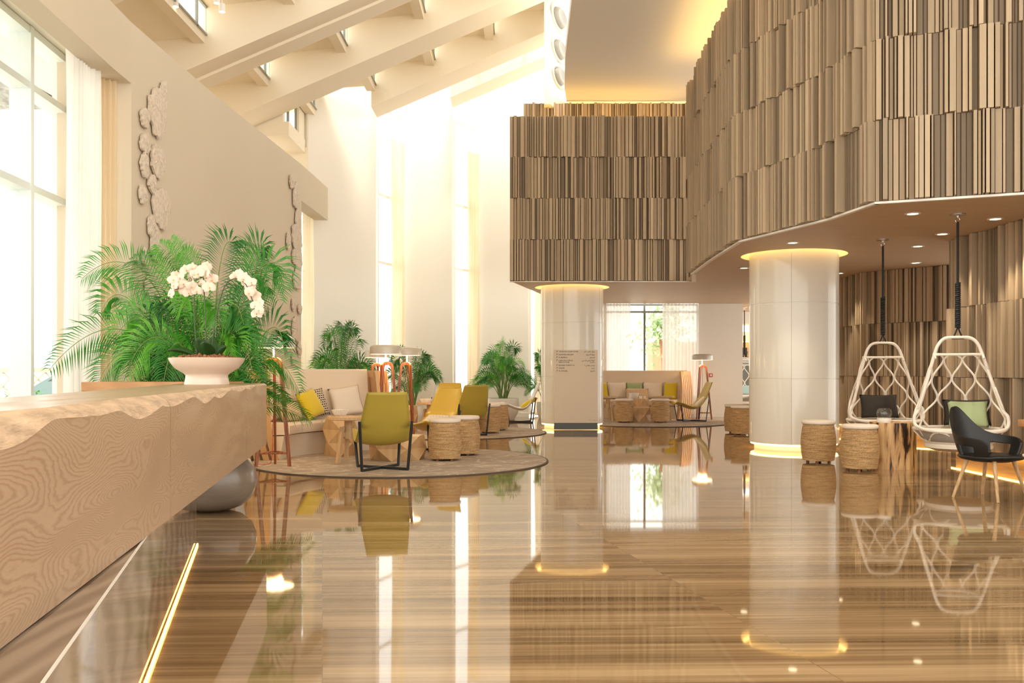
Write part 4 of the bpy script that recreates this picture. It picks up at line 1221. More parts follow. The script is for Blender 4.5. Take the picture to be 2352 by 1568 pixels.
put('throw_pillow', R3, 76.5, 1.93, .52, .44, .15, 'cushion', 'cream pillow right of the green one on the far sofa', 74, 0)
put('throw_pillow', R3, 63, 1.88, .34, .44, .12, 'yellow', 'yellow pillow at the right end of the far sofa', 74, 0)

# ------------------------------------------------------------------ lounge chairs
def chair_proto(m, label):
    root = thing('lounge_chair', label, 'chair', (0, 0, 0), 0, 'sling lounge chairs')
    prof = [(-.43, .905, .225), (-.385, .80, .24), (-.325, .66, .262), (-.255, .52, .285), (-.18, .40, .300), (-.09, .315, .308), (.02, .285, .31), (.14, .31, .306), (.27, .36, .30), (.38, .395, .292), (.44, .40, .285), (.46, .385, .283)]
    rows = []
    pts = smooth_path([(0, y, z) for y, z, w in prof], 3)
    ws = smooth_path([(w, 0, 0) for y, z, w in prof], 3)
    for p, w in zip(pts, ws):
        rows.append([(w.x * u, p.y + .035 * u * u * (1 if p.z > .45 else .3), p.z + (.05 * u * u if p.z < .5 else 0)) for u in [-1 + i / 6 for i in range(13)]])
    MB().grid(rows).build('sling_shell', m, root, True, angle=180, solid=.022)
    MB().tube([r[0] for r in rows] + [rows[-1][6]] + [r[-1] for r in reversed(rows)] + [rows[0][6]], .009, 6, True).build('edge_welt', m, root, True)
    for s in (-1, 1):
        f = MB()
        def bar(a, b, w=.034, d=.02):
            a, b = Vector(a), Vector(b); q = (b - a).to_track_quat('Z', 'Y').to_matrix()
            f.box((a + b) / 2, (w, d, (b - a).length + .02), q)
        top_f, bot_f = (s * .275, .36, .385), (s * .245, .30, .015)
        bot_b, top_b = (-s * .265, -.235, .015), (-s * .300, -.30, .57)
        bar(top_f, bot_f); bar(bot_f, bot_b, .02, .034); bar(bot_b, top_b)
        f.build('crossed_leg_frame', 'black_metal', root, bevel=.006)
    return root
def place_chair(proto, x, y, a, label, z=0.0, first=[]):
    if proto.name not in first:
        first.append(proto.name); r = proto
        r.location = (x, y, z); r.rotation_euler = (0, 0, R(a - 90)); r['label'] = label
        return r
    return dup(proto, (x, y, z), R(a - 90), label)
cy = chair_proto('olive', 'x'); 
place_chair(cy, -1.53, 10.5, 107, 'olive yellow lounge chair with its back turned, nearest on the front rug', RT)
place_chair(cy, -.80, 16.15, 116, 'mustard lounge chair seen from behind beside the middle rope stools', RT)
place_chair(cy, 4.22, 20.85, 186, 'mustard lounge chair in profile by the far tripod lamp', RT)
cg = chair_proto('mustard', 'x')
place_chair(cg, -1.18, 13.05, 232, 'golden yellow lounge chair turned to the camera behind the front rope stools', RT)
place_chair(cg, -1.33, 18.6, 268, 'yellow lounge chair whose top rises between the golden and mustard ones', RT)
cw = chair_proto('white_sling', 'x')
place_chair(cw, .22, 20.6, 184, 'white lounge chair with a yellow pillow left of the far column')
place_chair(cw, -1.55, 20.2, 268, 'white lounge chair almost hidden behind the yellow chair backs')
pillow('throw_pillow', .46, .28, .11, 'yellow', (.39, 20.57, .455), Euler((R(0), R(-30), R(4))), 'yellow pillow lying on the white lounge chair')
pillow('throw_pillow', .46, .26, .10, 'zig', (-1.13, 13.11, .44), Euler((R(-38), 0, R(-38)) if False else (R(34), 0, R(-38))), 'pale zigzag pillow on the golden lounge chair')
pillow('throw_pillow', .40, .26, .10, 'cushion', (4.42, 20.88, .47), Euler((0, R(-42), R(6))), 'cream pillow on the lounge chair by the far lamp')

# ------------------------------------------------------------------ rope stools
def stool_proto():
    root = thing('rope_stool', 'x', 'stool', (0, 0, 0), 0, 'rope-wound drum stools')
    prof = [(.005, .03), (.185, .03)]
    N_ = 34
    for i in range(N_):
        z = .03 + .455 * i / N_; t = i / N_
        r = .185 + .03 * sin(pi * (t * .9 + .08)) 
        prof += [(r - .004, z), (r + .0035, z + .0033), (r + .0035, z + .0100)]
    prof += [(.185, .487), (.005, .487)]
    MB().lathe(prof, 48, caps=False).build('rope_drum', 'rope', root, True, angle=80)
    MB().lathe([(.005, .49), (.195, .49), (.207, .500), (.21, .515), (.205, .532), (.19, .540), (.005, .546)], 40, caps=False).build('seat_pad', 'cushion', root, True, angle=70)
    for k in range(4):
        a = R(45 + 90 * k); MB().lathe([(.02, 0), (.02, .032)], 12, (.13 * cos(a), .13 * sin(a), 0)).build('foot', 'walnut', root)
    return root
sp = stool_proto(); first = True
for x, y, z, lb in [
    (-.868, 11.56, RT, 'rope-wound stool with cream pad, nearest on the front rug'),
    (-.655, 12.3, RT, 'rope-wound stool tucked behind the nearest one on the front rug'),
    (-.43, 16.78, RT, 'rope-wound stool right of the mustard chair\'s black leg'),
    (-.28, 17.6, RT, 'rope-wound stool mostly hidden behind another near the white lounge chair'),
    (2.55, 20.3, RT, 'rope-wound stool left in front of the far sofa'),
    (3.37, 20.3, RT, 'rope-wound stool right in front of the far sofa'),
    (4.23, 16.4, 0, 'rope-wound stool half hidden by the left side of the near column'),
    (4.27, 17.05, 0, 'rope-wound stool behind the one at the near column\'s left side'),
    (3.92, 11.42, 0, 'rope-wound stool standing before the foot of the near column'),
    (4.09, 10.5, 0, 'rope-wound stool touching the tree-stump table')]:
    if first: sp.location = (x, y, z); sp['label'] = lb; first = False
    else: dup(sp, (x, y, z), random.Random(x).uniform(0, 3), lb)

# ------------------------------------------------------------------ tripod lamps
def lamp_proto():
    root = thing('tripod_floor_lamp', 'x', 'lamp', (0, 0, 0), 0, 'tripod floor lamps')
    for k in range(3):
        a = R(90 + 120 * k); d = Vector((cos(a), sin(a), 0)); t = Vector((-sin(a), cos(a), 0))
        path = smooth_path([d * .0 + Vector((0, 0, 1.292)), d * .045 + Vector((0, 0, 1.292)), d * .085 + Vector((0, 0, 1.265)), d * .105 + Vector((0, 0, 1.19)), d * .165 + Vector((0, 0, .6)), d * .225 + Vector((0, 0, 0))], 5)
        m = MB(); rows = []
        for i, p in enumerate(path):
            q = path[min(i + 1, len(path) - 1)] - path[max(i - 1, 0)]; q.normalize(); nn = t.cross(q).normalized()
            f = i / len(path); w = .028 - .010 * f
            rows.append([p + t * a_ * w * .75 + nn * b_ * w for a_, b_ in ((-1, -1), (1, -1), (1, 1), (-1, 1))])
        m.loft(rows).build('leg', 'walnut', root, True, bevel=.004)
        b = R(90 + 120 * (k + 1)); e = Vector((cos(b), sin(b), 0))
        MB().tube([d * .205 + Vector((0, 0, .16)), e * .205 + Vector((0, 0, .16))], .011, 8).build('stretcher', 'walnut', root, True)
    MB().tube([(0, 0, 1.27), (0, 0, 1.46)], .011, 10).build('stem', 'lamp_glow', root, True)
    sh = MB().lathe([(.245, 1.435), (.252, 1.435), (.252, 1.53), (.240, 1.562), (.205, 1.578), (.01, 1.582), (.01, 1.572), (.2, 1.566), (.232, 1.55), (.245, 1.53), (.245, 1.435)], 48, caps=False).build('shade', 'shade', root, True, angle=50)
    MB().lathe([(.01, 1.448), (.243, 1.448), (.243, 1.452), (.01, 1.452)], 40, caps=False).build('diffuser', 'lamp_glow', sh)
    cd = smooth_path([(0, 0, 1.26), (.01, 0, .9), (-.01, .02, .5), (-.02, .0, .12), (-.06, .05, .02), (-.22, .13, .012)], 6)
    MB().tube(cd, .004, 5).build('cord', 'red_cord', root, True)
    return root
lp = lamp_proto()
lamps = [(-2.90, 10.86, RT, 10, 'tripod floor lamp nearest, between the desk end and the near sofa'),
         (-1.98, 14.0, 0, 35, 'tripod floor lamp behind the olive chair, at the near sofa\'s right end'),
         (-1.86, 15.8, RT, -20, 'tripod floor lamp right of its twin, beside the middle sofa\'s slats'),
         (-2.72, 18.0, RT, 0, 'tripod floor lamp whose shade peeks out below another shade'),
         (4.60, 21.6, RT, 15, 'tripod floor lamp by the far sofa under the gallery')]
for i, (x, y, z, a, lb) in enumerate(lamps):
    if i == 0: lp.location = (x, y, z); lp.rotation_euler = (0, 0, R(a)); lp['label'] = lb
    else: dup(lp, (x, y, z), R(a), lb)
for i, (x, y, z, a, lb) in enumerate(lamps):
    l = bpy.data.lights.new('lamp_bulb', 'POINT'); l.energy = 20; l.color = (1, .55, .22); l.shadow_soft_size = .12
    o = bpy.data.objects.new('lamp_bulb', l); C.objects.link(o); o.location = (x, y, z + 1.40)

# ------------------------------------------------------------------ tables
def facet_block(name, x, y, z, r, h, n, seed, label, m='facet'):
    """a drum of diamond facets: corner radii alternate from ring to ring"""
    n = 2 * (n // 2) + 2; K = max(2, round(h / .16)); vs = []; fs = []
    for k in range(K + 1):
        for i in range(n):
            rr = r * (1.04 if (i + k) % 2 else .84) * (1 - .05 * (k in (0, K)))
            vs.append((rr * cos(2 * pi * i / n + seed), rr * sin(2 * pi * i / n + seed), h * k / K))
    for k in range(K):
        for i in range(n):
            j = (i + 1) % n
            a, b, c, d = k * n + i, k * n + j, (k + 1) * n + j, (k + 1) * n + i
            fs += [(a, b, d), (b, c, d)] if (i + k) % 2 == 0 else [(a, b, c), (a, c, d)]
    fs += [tuple(range(n - 1, -1, -1)), tuple(range(K * n, K * n + n))]
    o = MB().add(vs, fs).build(name, m)
    o.location = (x, y, z)
    return tag(o, label, 'table', 'faceted wood tables')
facet_block('faceted_table', -2.36, 12.25, RT, .225, .54, 6, 1, 'tall faceted wood block table before the near sofa')
facet_block('faceted_table', -1.50, 11.72, RT, .37, .31, 10, 2, 'low wide faceted wood table behind the olive chair')
facet_block('faceted_table', -2.05, 17.15, RT, .24, .50, 8, 3, 'faceted wood block table on the middle rug behind the lamps')
facet_block('faceted_table', 2.96, 21.1, RT, .29, .52, 8, 4, 'tall faceted wood table between the far sofa and its stools')
facet_block('faceted_table', 2.97, 20.62, RT, .24, .33, 8, 5, 'low faceted wood block between the two far rope stools')
def tray_proto():
    root = thing('tray_side_table', 'x', 'table', (0, 0, 0), 0, 'round tray side tables')
    MB().lathe([(.01, .535), (.235, .535), (.25, .542), (.25, .576), (.24, .576), (.236, .555), (.01, .553)], 40, caps=False).build('tray_top', 'light_oak', root, True, angle=40)
    MB().lathe([(.052, .40), (.052, .536)], 24).build('column', 'light_oak', root, True, angle=40)
    MB().lathe([(.01, .30), (.07, .30), (.07, .40), (.01, .40)], 24, caps=False).build('hub', 'light_oak', root, True, angle=40)
    for k in range(3):
        a = R(230 + 120 * k); d = Vector((cos(a), sin(a), 0))
        m = MB(); q = Matrix.Rotation(a, 3, 'Z')
        p0, p1 = d * .10 + Vector((0, 0, .45)), d * .17 + Vector((0, 0, .0))
        rows = [[p + q @ Vector((dx, dy, 0)) for dx, dy in ((-.02, -.026), (.02, -.026), (.02, .026), (-.02, .026))] for p in (p1, p0)]
        m.loft(rows); m.box(d * .07 + Vector((0, 0, .35)), (.10, .03, .05), q)
        m.build('leg', 'light_oak', root)
    return root
tp = tray_proto()
for i, (x, y, lb) in enumerate([(-2.07, 11.3, 'round tray side table left of the olive lounge chair'), (-1.55, 16.75, 'round tray side table on the middle rug beside the lamp'),
                                (2.26, 21.0, 'round tray side table by the far sofa next to the sign'), (3.60, 21.2, 'round tray side table behind the right stool of the far group')]):
    if i == 0: tp.location = (x, y, RT); tp['label'] = lb
    else: dup(tp, (x, y, RT), R(40 * i), lb)
def fluted_bowl(x, y, z, r, h, label):
    n = 48; rows = []
    for k in range(7):
        t = k / 6; rr = r * (.55 + .45 * t ** .7); 
        rows.append([((rr + .006 * cos(i * pi)) * cos(2 * pi * i / n), (rr + .006 * cos(i * pi)) * sin(2 * pi * i / n), h * t) for i in range(n)])
    for k in range(6, -1, -1):
        t = k / 6; rr = r * (.55 + .45 * t ** .7) - .012
        rows.append([(rr * cos(2 * pi * i / n), rr * sin(2 * pi * i / n), max(.008, h * t)) for i in range(n)])
    o = MB().loft(rows).build('fluted_bowl', 'white_ceramic', None, True, angle=60)
    o.location = (x, y, z); return tag(o, label, 'bowl', 'white fluted bowls')
fluted_bowl(-2.36, 12.25, RT + .54, .115, .085, 'white fluted bowl on the near faceted table before the sofa')
fluted_bowl(-1.62, 16.78, RT + .556, .11, .085, 'white fluted bowl on the tray table of the middle group')
fluted_bowl(2.88, 21.08, RT + .52, .12, .13, 'white fluted bowl on the far faceted table')
for i, (x, y, lb) in enumerate([(2.77, 20.95, 'small glass votive left of the bowl on the far faceted table'), (3.02, 20.95, 'small glass votive right of the bowl on the far faceted table'), (3.12, 21.05, 'small glass votive at the right edge of the far faceted table')]):
    o = MB().lathe([(.03, 0), (.036, .02), (.034, .06), (.030, .06), (.030, .008), (.002, .008)], 20, (x, y, RT + .52), caps=False).build('votive_glass', 'white_ceramic', None, True)
    tag(o, lb, 'votive', 'votive glasses')

# ------------------------------------------------------------------ sign in front of the far column
sg = thing('directory_sign', 'freestanding beige directory sign before the far white column', 'sign', (1.278, 17.9, 0))
SW, ST_ = .875, 1.60
MB().box((0, 0, (.14 + ST_) / 2), (SW, .10, ST_ - .14)).build('panel', 'sign', sg, bevel=.004)
MB().box((0, 0, .075), (SW - .004, .098, .13)).build('base', 'sign_base', sg)
def ar(s):
    """joined Arabic letter forms, laid out left to right"""
    F_ = {'ا': (0xFE8D, 0xFE8E, 0, 0), 'ب': (0xFE8F, 0xFE90, 0xFE91, 0xFE92), 'ت': (0xFE95, 0xFE96, 0xFE97, 0xFE98), 'ة': (0xFE93, 0xFE94, 0, 0), 'ج': (0xFE9D, 0xFE9E, 0xFE9F, 0xFEA0), 'ح': (0xFEA1, 0xFEA2, 0xFEA3, 0xFEA4),
          'خ': (0xFEA5, 0xFEA6, 0xFEA7, 0xFEA8), 'د': (0xFEA9, 0xFEAA, 0, 0), 'ر': (0xFEAD, 0xFEAE, 0, 0), 'ز': (0xFEAF, 0xFEB0, 0, 0), 'س': (0xFEB1, 0xFEB2, 0xFEB3, 0xFEB4), 'ش': (0xFEB5, 0xFEB6, 0xFEB7, 0xFEB8),
          'ص': (0xFEB9, 0xFEBA, 0xFEBB, 0xFEBC), 'ق': (0xFED5, 0xFED6, 0xFED7, 0xFED8), 'ك': (0xFED9, 0xFEDA, 0xFEDB, 0xFEDC), 'ل': (0xFEDD, 0xFEDE, 0xFEDF, 0xFEE0), 'م': (0xFEE1, 0xFEE2, 0xFEE3, 0xFEE4),
          'ن': (0xFEE5, 0xFEE6, 0xFEE7, 0xFEE8), 'و': (0xFEED, 0xFEEE, 0, 0), 'ي': (0xFEF1, 0xFEF2, 0xFEF3, 0xFEF4)}
    out = []
    for i, ch in enumerate(s):
        if ch not in F_: out.append(ch); continue
        p = s[i - 1] if i else ' '; nx = s[i + 1] if i + 1 < len(s) else ' '
        jp = p in F_ and F_[p][2]; jn = nx in F_ and F_[ch][2]
        out.append(chr(F_[ch][3 if jp and jn else 1 if jp else 2 if jn else 0]))
    return ''.join(reversed(out))
def text(body, x, z, size, align='LEFT', name='lettering'):
    cu = bpy.data.curves.new(name, 'FONT'); cu.body = body; cu.size = size; cu.align_x = align; cu.extrude = .0008
    cu.offset = .0006
    cu.materials.append(M['ink'])
    o = bpy.data.objects.new(name, cu); C.objects.link(o); o.parent = sg
    dg = bpy.context.evaluated_depsgraph_get(); dg.update()
    me = bpy.data.meshes.new_from_object(o.evaluated_get(dg))
    bpy.data.objects.remove(o); bpy.data.curves.remove(cu)
    o = bpy.data.objects.new(name, me); C.objects.link(o); o.parent = sg
    o.location = (x, -.0508, z); o.rotation_euler = (R(90), 0, 0)
    return o
rows = [('THE ROYAL CLUB TOWER', 'رويال كلوب تاور'), ('SHOPPING ARCADE', 'زاوية التسوق'), ('AL MURJAN', 'المرجان'), ('CARACALLA SPA &', 'كركلا للنادي الصحي'), ('HEALTH CLUB', 'و السبا'), ('RHODES TWENTY 10', 'رودس توينتي ١٠'), ('SHADES', 'شيدز'), ('AL KHALEEJ', 'الخليج')]
py_rows = [807, 814, 820.5, 827.5, 831.5, 838.5, 845, 851.5]
arr = MB()
for (en, a_), py in zip(rows, py_rows):
    z = H + (HZ - py) * 17.85 / F - .012
    text(en, -SW / 2 + .092, z, .033); text(ar(a_), SW / 2 - .062, z, .034, 'RIGHT')
    if en != 'HEALTH CLUB':
        x0, zz = -SW / 2 + .05, z + .012
        arr.box((x0, -.051, zz - .004), (.006, .002, .026)); arr.box((x0 + .008, -.051, zz + .009), (.018, .002, .006))
        arr.add([(x0 + .014, -.052, zz + .020), (x0 + .014, -.052, zz - .002), (x0 + .027, -.052, zz + .009)], [(0, 1, 2)])
arr.build('arrow_marks', 'ink', sg)
mk = MB(); x = .245
for w_ in (.010, .030, .017, .012, .034, .020):
    mk.box((x + w_ / 2, -.0508, .195), (w_ * .8, .001, .016)); x += w_ + .012
mk.build('small_marks', 'sign_faint', sg)

# ------------------------------------------------------------------ hanging rattan chairs
def swing_proto(zt, ztop):
    """zt top of the hoop, ztop soffit height"""
    root = thing('hanging_chair', 'x', 'hanging chair', (0, 0, 0), 0, 'hanging rattan chairs')
    zr = .52
    # front hoop: flat-topped arch widening down to the seat rim, slightly forward (-y)
    hoop = []
    pts = [(0, .0, zt), (.13, .0, zt - .01), (.20, -.01, zt - .075), (.245, -.02, zt - .19), (.34, -.06, zt - .52), (.425, -.10, zt - .80), (.475, -.13, .66), (.47, -.16, .56), (.38, -.30, .515), (.2, -.40, .50), (0, -.43, .495)]
    full = pts + [(-x, y, z) for x, y, z in reversed(pts[1:-1])]
    MB().tube(smooth_path(full, 5, True), .019, 9, True).build('hoop', 'rattan', root, True)
    # upper and seat rings closing behind
    def rad(z):
        t = (zt - .19 - z) / (zt - .19 - zr); return .245 + (.475 - .245) * min(1, t * 1.15) - .02 * max(0, t - .85) / .15
    def surf(th, z):
        r = rad(z); return (r * sin(th), .02 - .10 * ((zt - z) / (zt - zr)) + r * .95 * cos(th), z)
    zu = zt - .19
    MB().tube([surf(R(a), zu) for a in range(-92, 93, 8)], .016, 8).build('upper_ring', 'rattan', root, True)
    MB().tube([(.245 * cos(t), -.02 - .05 * sin(t), zu - .005 + 0) for t in [pi * k / 12 for k in range(13)]], .014, 8).build('front_bar', 'rattan', root, True)
    # lattice of waving rods
    lt = MB(); NR = 9; th0 = R(98)
    zb_, n = zr, 40
    sp_ = 2 * th0 / NR
    for k in range(NR + 1):
        th = -th0 + sp_ * k
        line = []
        sgn = 1 if k % 2 else -1
        for i in range(n + 1):
            t = i / n; z = zu - .05 - (zu - .05 - zb_) * t
            ph = t * 1.75 * 2 * pi
            w = sgn * sp_ * .47 * cos(ph)
            line.append(surf(max(-th0 * 1.02, min(th0 * 1.02, th + w)), z))
        lt.tube(line, .0115, 7)
        if k % 2 == 0 and k < NR:
            a0, a1 = th - sgn * 0 - sp_ * .46 * 0, th
        # arched heads joining neighbours at the top
    for k in range(NR):
        if k % 2 == 1: continue
    for k in range(0, NR):
        if k % 2 == 0:
            pass
        else:
            ta, tb = -th0 + sp_ * k + sp_ * .46, -th0 + sp_ * (k + 1) - sp_ * .46
            continue
    for k in range(0, NR, 2):
        ta, tb = -th0 + sp_ * k - sp_ * .46, -th0 + sp_ * (k - 1) + sp_ * .46
        if k == 0: continue
    # heads: between rod k (odd, swung right) and rod k+2 (odd, swung left) lies an even rod: arch across each cell
    for k in range(-1, NR, 2):
        ta = -th0 + sp_ * (k + 0) + sp_ * .46; tb = -th0 + sp_ * (k + 1) - sp_ * .46
    for k in range(0, NR + 1, 2):
        c0 = -th0 + sp_ * k - sp_ * .46; c1 = -th0 + sp_ * (k + 1 - 2) + sp_ * .46
    for k in range(NR):
        l_ = -th0 + sp_ * k + (1 if k % 2 else -1) * sp_ * .46; r_ = -th0 + sp_ * (k + 1) + (1 if (k + 1) % 2 else -1) * sp_ * .46
        if r_ - l_ > sp_ * 1.2:
            lt.tube([surf(l_ + (r_ - l_) * i / 10, zu - .05 + .055 * sin(pi * i / 10) ** .8) for i in range(11)], .011, 7)
    lt.build('lattice', 'rattan', root, True)
    # seat: rim, basket with curled rods, fabric and base disc
    rim = [(.46 * sin(t), -.02 + .42 * cos(t), .515) for t in [2 * pi * k / 40 for k in range(40)]]
    MB().tube(rim, .018, 8, True).build('seat_rim', 'rattan', root, True)
    MB().lathe([(.44, .505), (.40, .42), (.33, .36), (.02, .35)], 36, (0, -.02, 0), caps=False).build('seat_cloth', 'grey_cloth', root, True)
    MB().lathe([(.02, .45), (.40, .455), (.425, .48), (.40, .505), (.02, .512)], 36, (0, -.02, 0), caps=False).build('seat_pad', 'cushion', root, True)
    bk = MB()
    for k in range(5):
        a0 = 2 * pi * k / 5 - pi / 2
        line = []
        for i in range(25):
            t = i / 24; a = a0 + (t - .5) * 2 * pi / 5 * .98
            z = .49 - .115 * (.5 + .5 * cos(2 * pi * (t - .5))); r = .455 - .105 * (.5 + .5 * cos(2 * pi * (t - .5)))
            line.append((r * cos(a), -.02 + .94 * r * sin(a), z))
        bk.tube(line, .012, 7)
        bk.tube([(.35 * cos(a0), -.02 + .33 * sin(a0), .375), (.455 * cos(a0), -.02 + .42 * sin(a0), .51)], .011, 7)
    bk.build('basket_rods', 'rattan', root, True)
    MB().lathe([(.02, .27), (.26, .275), (.35, .31), (.352, .34), (.335, .352), (.345, .362), (.36, .375), (.34, .388), (.02, .388)], 40, (0, -.02, 0), caps=False).build('base_disc', 'rattan', root, True, angle=40)
    # rope: knot, coil, straight cord, eye and ceiling plate
    c = MB()
    for s in (-1, 1): c.tube([(0, 0, zt + .12), (s * .02, 0, zt + .06), (s * .045, 0, zt + .0), (s * .05, .0, zt - .02)], .009, 6)
    c.tube([(-.065, 0, zt - .012), (.065, 0, zt - .012)], .011, 7)
    c.build('rope_bridle', 'black_rope', root, True)
    co = MB()
    z1, z2 = zt + .11, zt + .11 + .50
    co.tube([(.021 * cos(t), .021 * sin(t), z1 + (z2 - z1) * t / (2 * pi * 22)) for t in [2 * pi * 22 * i / 330 for i in range(331)]], .0125, 5)
    co.build('rope_coil', 'black_rope', root, True)
    MB().tube([(0, 0, z2 - .02), (0, 0, ztop - .085)], .014, 8).build('rope', 'black_rope', root, True)
    MB().tube([(.022 * cos(t), 0, ztop - .065 + .03 * sin(t)) for t in [2 * pi * i / 16 for i in range(16)]], .006, 6, True).build('eye_bolt', 'steel', root, True)
    MB().lathe([(.01, ztop - .04), (.015, ztop - .018), (.085, ztop - .012), (.085, ztop), (.01, ztop)], 24, caps=False).build('ceiling_plate', 'steel', root, True, angle=40)
    return root
hs = swing_proto(1.545, SOF)
hs.location = (5.02, 10.05, 0); hs.rotation_euler = (0, 0, R(-14)); hs['label'] = 'white rattan hanging chair with a green pillow, nearer of the pair'
dup(hs, (4.97, 11.96, 0), R(-2), 'white rattan hanging chair with a dark pillow, left behind the stump table')
dup(hs, (6.34, 24.35, 0), R(10), 'white rattan hanging chair glimpsed between the white wall and the near column')
def seat_pillow(w, h, m, loc, rz, tilt, label, piping=None):
    return pillow('throw_pillow', w, h, .12, m, loc, Euler((R(90 - tilt), 0, rz)), label, 'cushions on the seats', piping)
seat_pillow(.42, .30, 'green', (5.17, 10.12, .68), R(-14), 16, 'sage green pillow in the nearer hanging chair')
seat_pillow(.50, .30, 'dark_fabric', (5.23, 10.27, .69), R(-14), 16, 'charcoal pillow behind the green one in the nearer hanging chair', 'black_rope')
seat_pillow(.50, .32, 'dark_fabric', (5.0, 12.16, .69), R(-2), 16, 'charcoal pillow in the left hanging chair', 'black_rope')
seat_pillow(.44, .26, 'teal', (6.34, 24.5, .67), R(10), 16, 'pale teal pillow in the farthest hanging chair')

# ------------------------------------------------------------------ stump table and candle glass
rnd = random.Random(2); n = 40
ph = [rnd.uniform(0, 6.28) for _ in range(4)]
def sr(a, z): return .262 * (1 + .03 * sin(3 * a + ph[0]) + .02 * sin(5 * a + ph[1] + z * 2) + .012 * sin(11 * a + ph[2])) * (1.02 - .04 * z)
stp = MB().loft([[(sr(2 * pi * i / n, z) * cos(2 * pi * i / n), sr(2 * pi * i / n, z) * sin(2 * pi * i / n), z) for i in range(n)] for z in (0, .1, .2, .3, .4, .5, .545, .55)]).build('stump_table', 'stump', None, True, angle=50)
stp.location = (4.6, 10.8, 0); stp.rotation_euler = (0, 0, 1.2)
tag(stp, 'tree-stump side table of pale timber with black streaks', 'table')
cg_ = thing('candle_holder', 'clear glass candle globe with a white base on the tree-stump table', 'candle holder', (4.47, 10.72, .55))
MB().lathe([(.01, 0), (.078, 0), (.084, .02), (.08, .05), (.01, .05)], 28, caps=False).build('base', 'white_ceramic', cg_, True, angle=40)
MB().lathe([(.066, .05), (.084, .085), (.088, .115), (.078, .15), (.058, .17), (.054, .168), (.073, .147), (.083, .115), (.079, .087), (.062, .052)], 28, caps=False).build('globe', 'glass', cg_, True, angle=60)

# ------------------------------------------------------------------ black armchair with wooden legs
ac = thing('shell_armchair', 'black moulded armchair with splayed pale wood legs at the right edge', 'chair', (4.37, 8.16, 0), R(-60 + 90))
# local: front = -y, seat at z .37
def shell():
    m = MB(); rows = []
    # back + arms as a wrap-around band: u in [-1,1] round the seat, v in [0,1] from seat edge to top
    N_, V_ = 48, 10
    for i in range(N_ + 1):
        u = -1 + 2 * i / N_; a = u * R(122)
        cx, cyy = .285 * sin(a), .255 * cos(a) + .0
        back = exp(-(u / .30) ** 2)
        top = .575 - .035 * abs(u) ** 3 + .255 * exp(-(u / .27) ** 2) - .06 * max(0, abs(u) - .9) * 10 * .5
        row = []
        for j in range(V_ + 1):
            v = j / V_; z = .375 + (top - .375) * v
            k = 1 + (.10 * v - .0) * (.6 + .9 * back) - .12 * (1 - v) ** 2
            row.append(Vector((cx * k, cyy * k + .06 * back * v, z)))
        rows.append(row)
    hole = lambda i, j: (.46 < abs(-1 + 2 * (i + .5) / N_) < .80) and (1 <= j <= 5)
    vs = [p for r in rows for p in r]; fs = []
    for i in range(N_):
        for j in range(V_):
            if hole(i, j): continue
            a = i * (V_ + 1) + j; fs.append((a, a + V_ + 1, a + V_ + 2, a + 1))
    m.add(vs, fs)
    return m
bk = shell().build('wrap_back', 'shell', ac, True, angle=180)
sd = bk.modifiers.new('sub', 'SUBSURF'); sd.levels = 1; sd.render_levels = 2
so = bk.modifiers.new('solid', 'SOLIDIFY'); so.thickness = .026; so.offset = 0
s_ = MB(); rows = []
for k, (r, z) in enumerate([(.01, .338), (.15, .34), (.245, .36), (.27, .385), (.255, .402), (.15, .385), (.01, .378)]):
    rows.append([(r * cos(2 * pi * i / 36) * 1.02, r * sin(2 * pi * i / 36) * (1.0 if sin(2 * pi * i / 36) > 0 else 1.12), z + (.01 if sin(2 * pi * i / 36) < -.6 and k > 1 else 0)) for i in range(36)])
s_.loft(rows).build('seat', 'shell', ac, True, angle=180)
for sx, sy in ((-1, -1), (1, -1), (-1, 1), (1, 1)):
    g = MB().tube([(sx * .145, sy * .13, .352), (sx * .225, sy * .215, 0.0)], [.019, .0125], 14).build('leg', 'leg_wood', ac, True, angle=40)

# ------------------------------------------------------------------ pieces cut by the right edge
tt = thing('tulip_table', 'white pedestal side table cut by the right edge of the photo', 'table', (4.80, 7.35, 0))
MB().lathe([(.01, .40), (.44, .42), (.52, .44), (.52, .45), (.01, .45)], 48, caps=False).build('table_top', 'white_metal', tt, True, angle=40)
MB().lathe([(.48, 0), (.48, .015), (.43, .16), (.25, .25), (.08, .32), (.06, .41)], 40).build('pedestal', 'white_metal', tt, True, angle=40)
ws = thing('wall_shelf', 'orange wood shelf jutting from the slatted wall at the right edge', 'shelf', (5.75, 9.37, .60))
MB().box((0, 0, 0), (.46, .75, .075)).build('board', 'counter', ws, bevel=.004)
MB().box((.16, 0, -.10), (.14, .5, .14)).build('bracket', 'counter', ws)

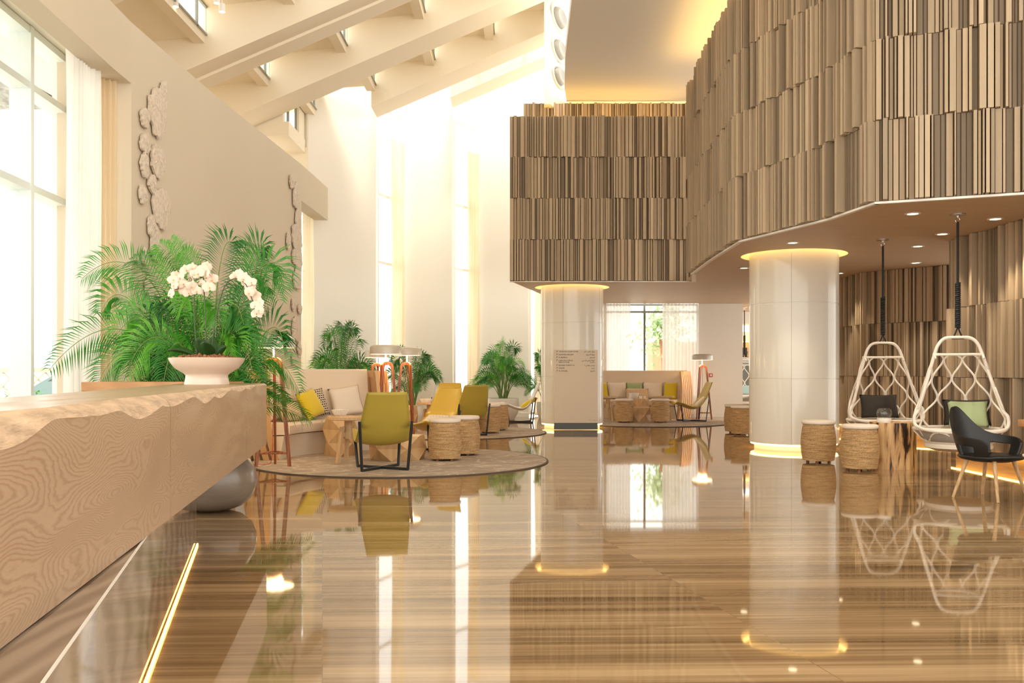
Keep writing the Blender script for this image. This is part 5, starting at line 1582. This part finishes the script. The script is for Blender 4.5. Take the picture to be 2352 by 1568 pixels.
# ------------------------------------------------------------------ wall sculptures: textured plaster plates
def plate(px, py, rx, ry, label, group, seed):
    rnd = random.Random(seed)
    X, Y = wall_at(px); dY = .05
    tang = Vector((wall_x(Y + dY) - wall_x(Y - dY), 2 * dY, 0)).normalized()
    # width on the wall: pixel width divided by the wall's foreshortening
    dpx = 1176 + F * wall_x(Y + .1) / (Y + .1) - px
    W = rx / dpx * .1; Hh = ry * Y / F
    z = H + (HZ - py) * Y / F
    nrm = Vector((tang.y, -tang.x, 0))
    n, m = 48, 7
    ph = [rnd.uniform(0, 6.28) for _ in range(6)]
    def rr(a): return 1 + .06 * sin(2 * a + ph[0]) + .06 * sin(3 * a + ph[1]) + .05 * sin(5 * a + ph[2]) + .05 * sin(9 * a + ph[3]) + .04 * sin(13 * a + ph[4])
    c = Vector((X, Y, z)) + nrm * .038
    mb = MB(); rows = []
    for k in range(m + 1):
        s = k / m
        row = []
        for i in range(n):
            a = 2 * pi * i / n; f = max(.02, s) * rr(a)
            bump = .0 if k == m else rnd.uniform(0, .006)
            row.append(c + tang * (W * f * cos(a)) + Vector((0, 0, Hh * f * sin(a))) + nrm * (.02 + bump - .012 * s))
        rows.append(row)
    rows.append([p - nrm * .026 for p in rows[-1]])
    rows.append([c - nrm * .02 + (p - c + nrm * .02) * .45 for p in rows[-1]])
    rows.append([p - nrm * .03 for p in rows[-1]])
    mb.loft(rows)
    o = mb.build('wall_sculpture', 'coral', None, False)
    return tag(o, label, 'wall art', group)
ordn = ['topmost', 'second', 'third', 'fourth', 'fifth', 'sixth', 'seventh', 'eighth', 'ninth', 'tenth', 'eleventh', 'twelfth', 'thirteenth', 'fourteenth']
left = sorted([(357, 258, 19, 60), (371, 213, 8, 26), (327, 271, 10, 22), (327, 330, 10, 24), (357, 372, 15, 39), (326, 380, 9, 27), (343, 421, 9, 20), (322, 447, 8, 22), (365, 478, 19, 50), (343, 521, 9, 25), (353, 562, 13, 40), (328, 590, 8, 20), (345, 660, 16, 34)], key=lambda t: t[1])
szn = lambda q, a, b: 'large' if q[2] >= a else ('small' if q[2] < b else 'medium')
for i, q in enumerate(left):
    plate(*q, '%s knobbly plaster plate, %s from top in the string beside the near curtain' % (szn(q, 15, 10), ordn[i]), 'plaster plates beside the near window', i)
right = sorted([(666, 418, 4.5, 15), (676, 450, 6, 32), (681, 505, 6, 28), (678, 548, 11, 34), (659, 553, 4.5, 20), (682, 597, 7, 26), (672, 588, 4, 18), (679, 640, 8, 26), (671, 700, 4.5, 14), (685, 710, 3.5, 12), (676, 755, 8, 30), (684, 800, 4, 16), (672, 822, 5, 13)], key=lambda t: t[1])
for i, q in enumerate(right):
    plate(*q, '%s knobbly plaster plate, %s from top in the string near the far window' % ('broad' if q[2] >= 8 else 'slim', ordn[i]), 'plaster plates beside the far window', 50 + i)

# ------------------------------------------------------------------ small ceiling spotlights near the skylight
for i, (px, py, lb) in enumerate([(403, 8, 'small white ceiling spotlight, left of the pair near the skylight'), (510, 20, 'small white ceiling spotlight hanging lowest beside the skylight slot'), (498, 0, 'small white ceiling spotlight cut by the top edge beside the skylight')]):
    p = P(px, py, 13.2)
    t = thing('ceiling_spotlight', lb, 'spotlight', p, 0, 'white ceiling spotlights')
    MB().lathe([(.045, -.05), (.045, .07), (.01, .07)], 20, caps=False).build('can', 'white_metal', t, True, angle=40)
    MB().lathe([(.001, -.045), (.042, -.045)], 20, caps=False).build('lens', 'lamp_glow', t)
    zc = zb(p.x) + .66 + .05 - p.z
    MB().tube([(0, 0, .07), (0, 0, zc + .2)], .008, 6).build('stem', 'white_metal', t)
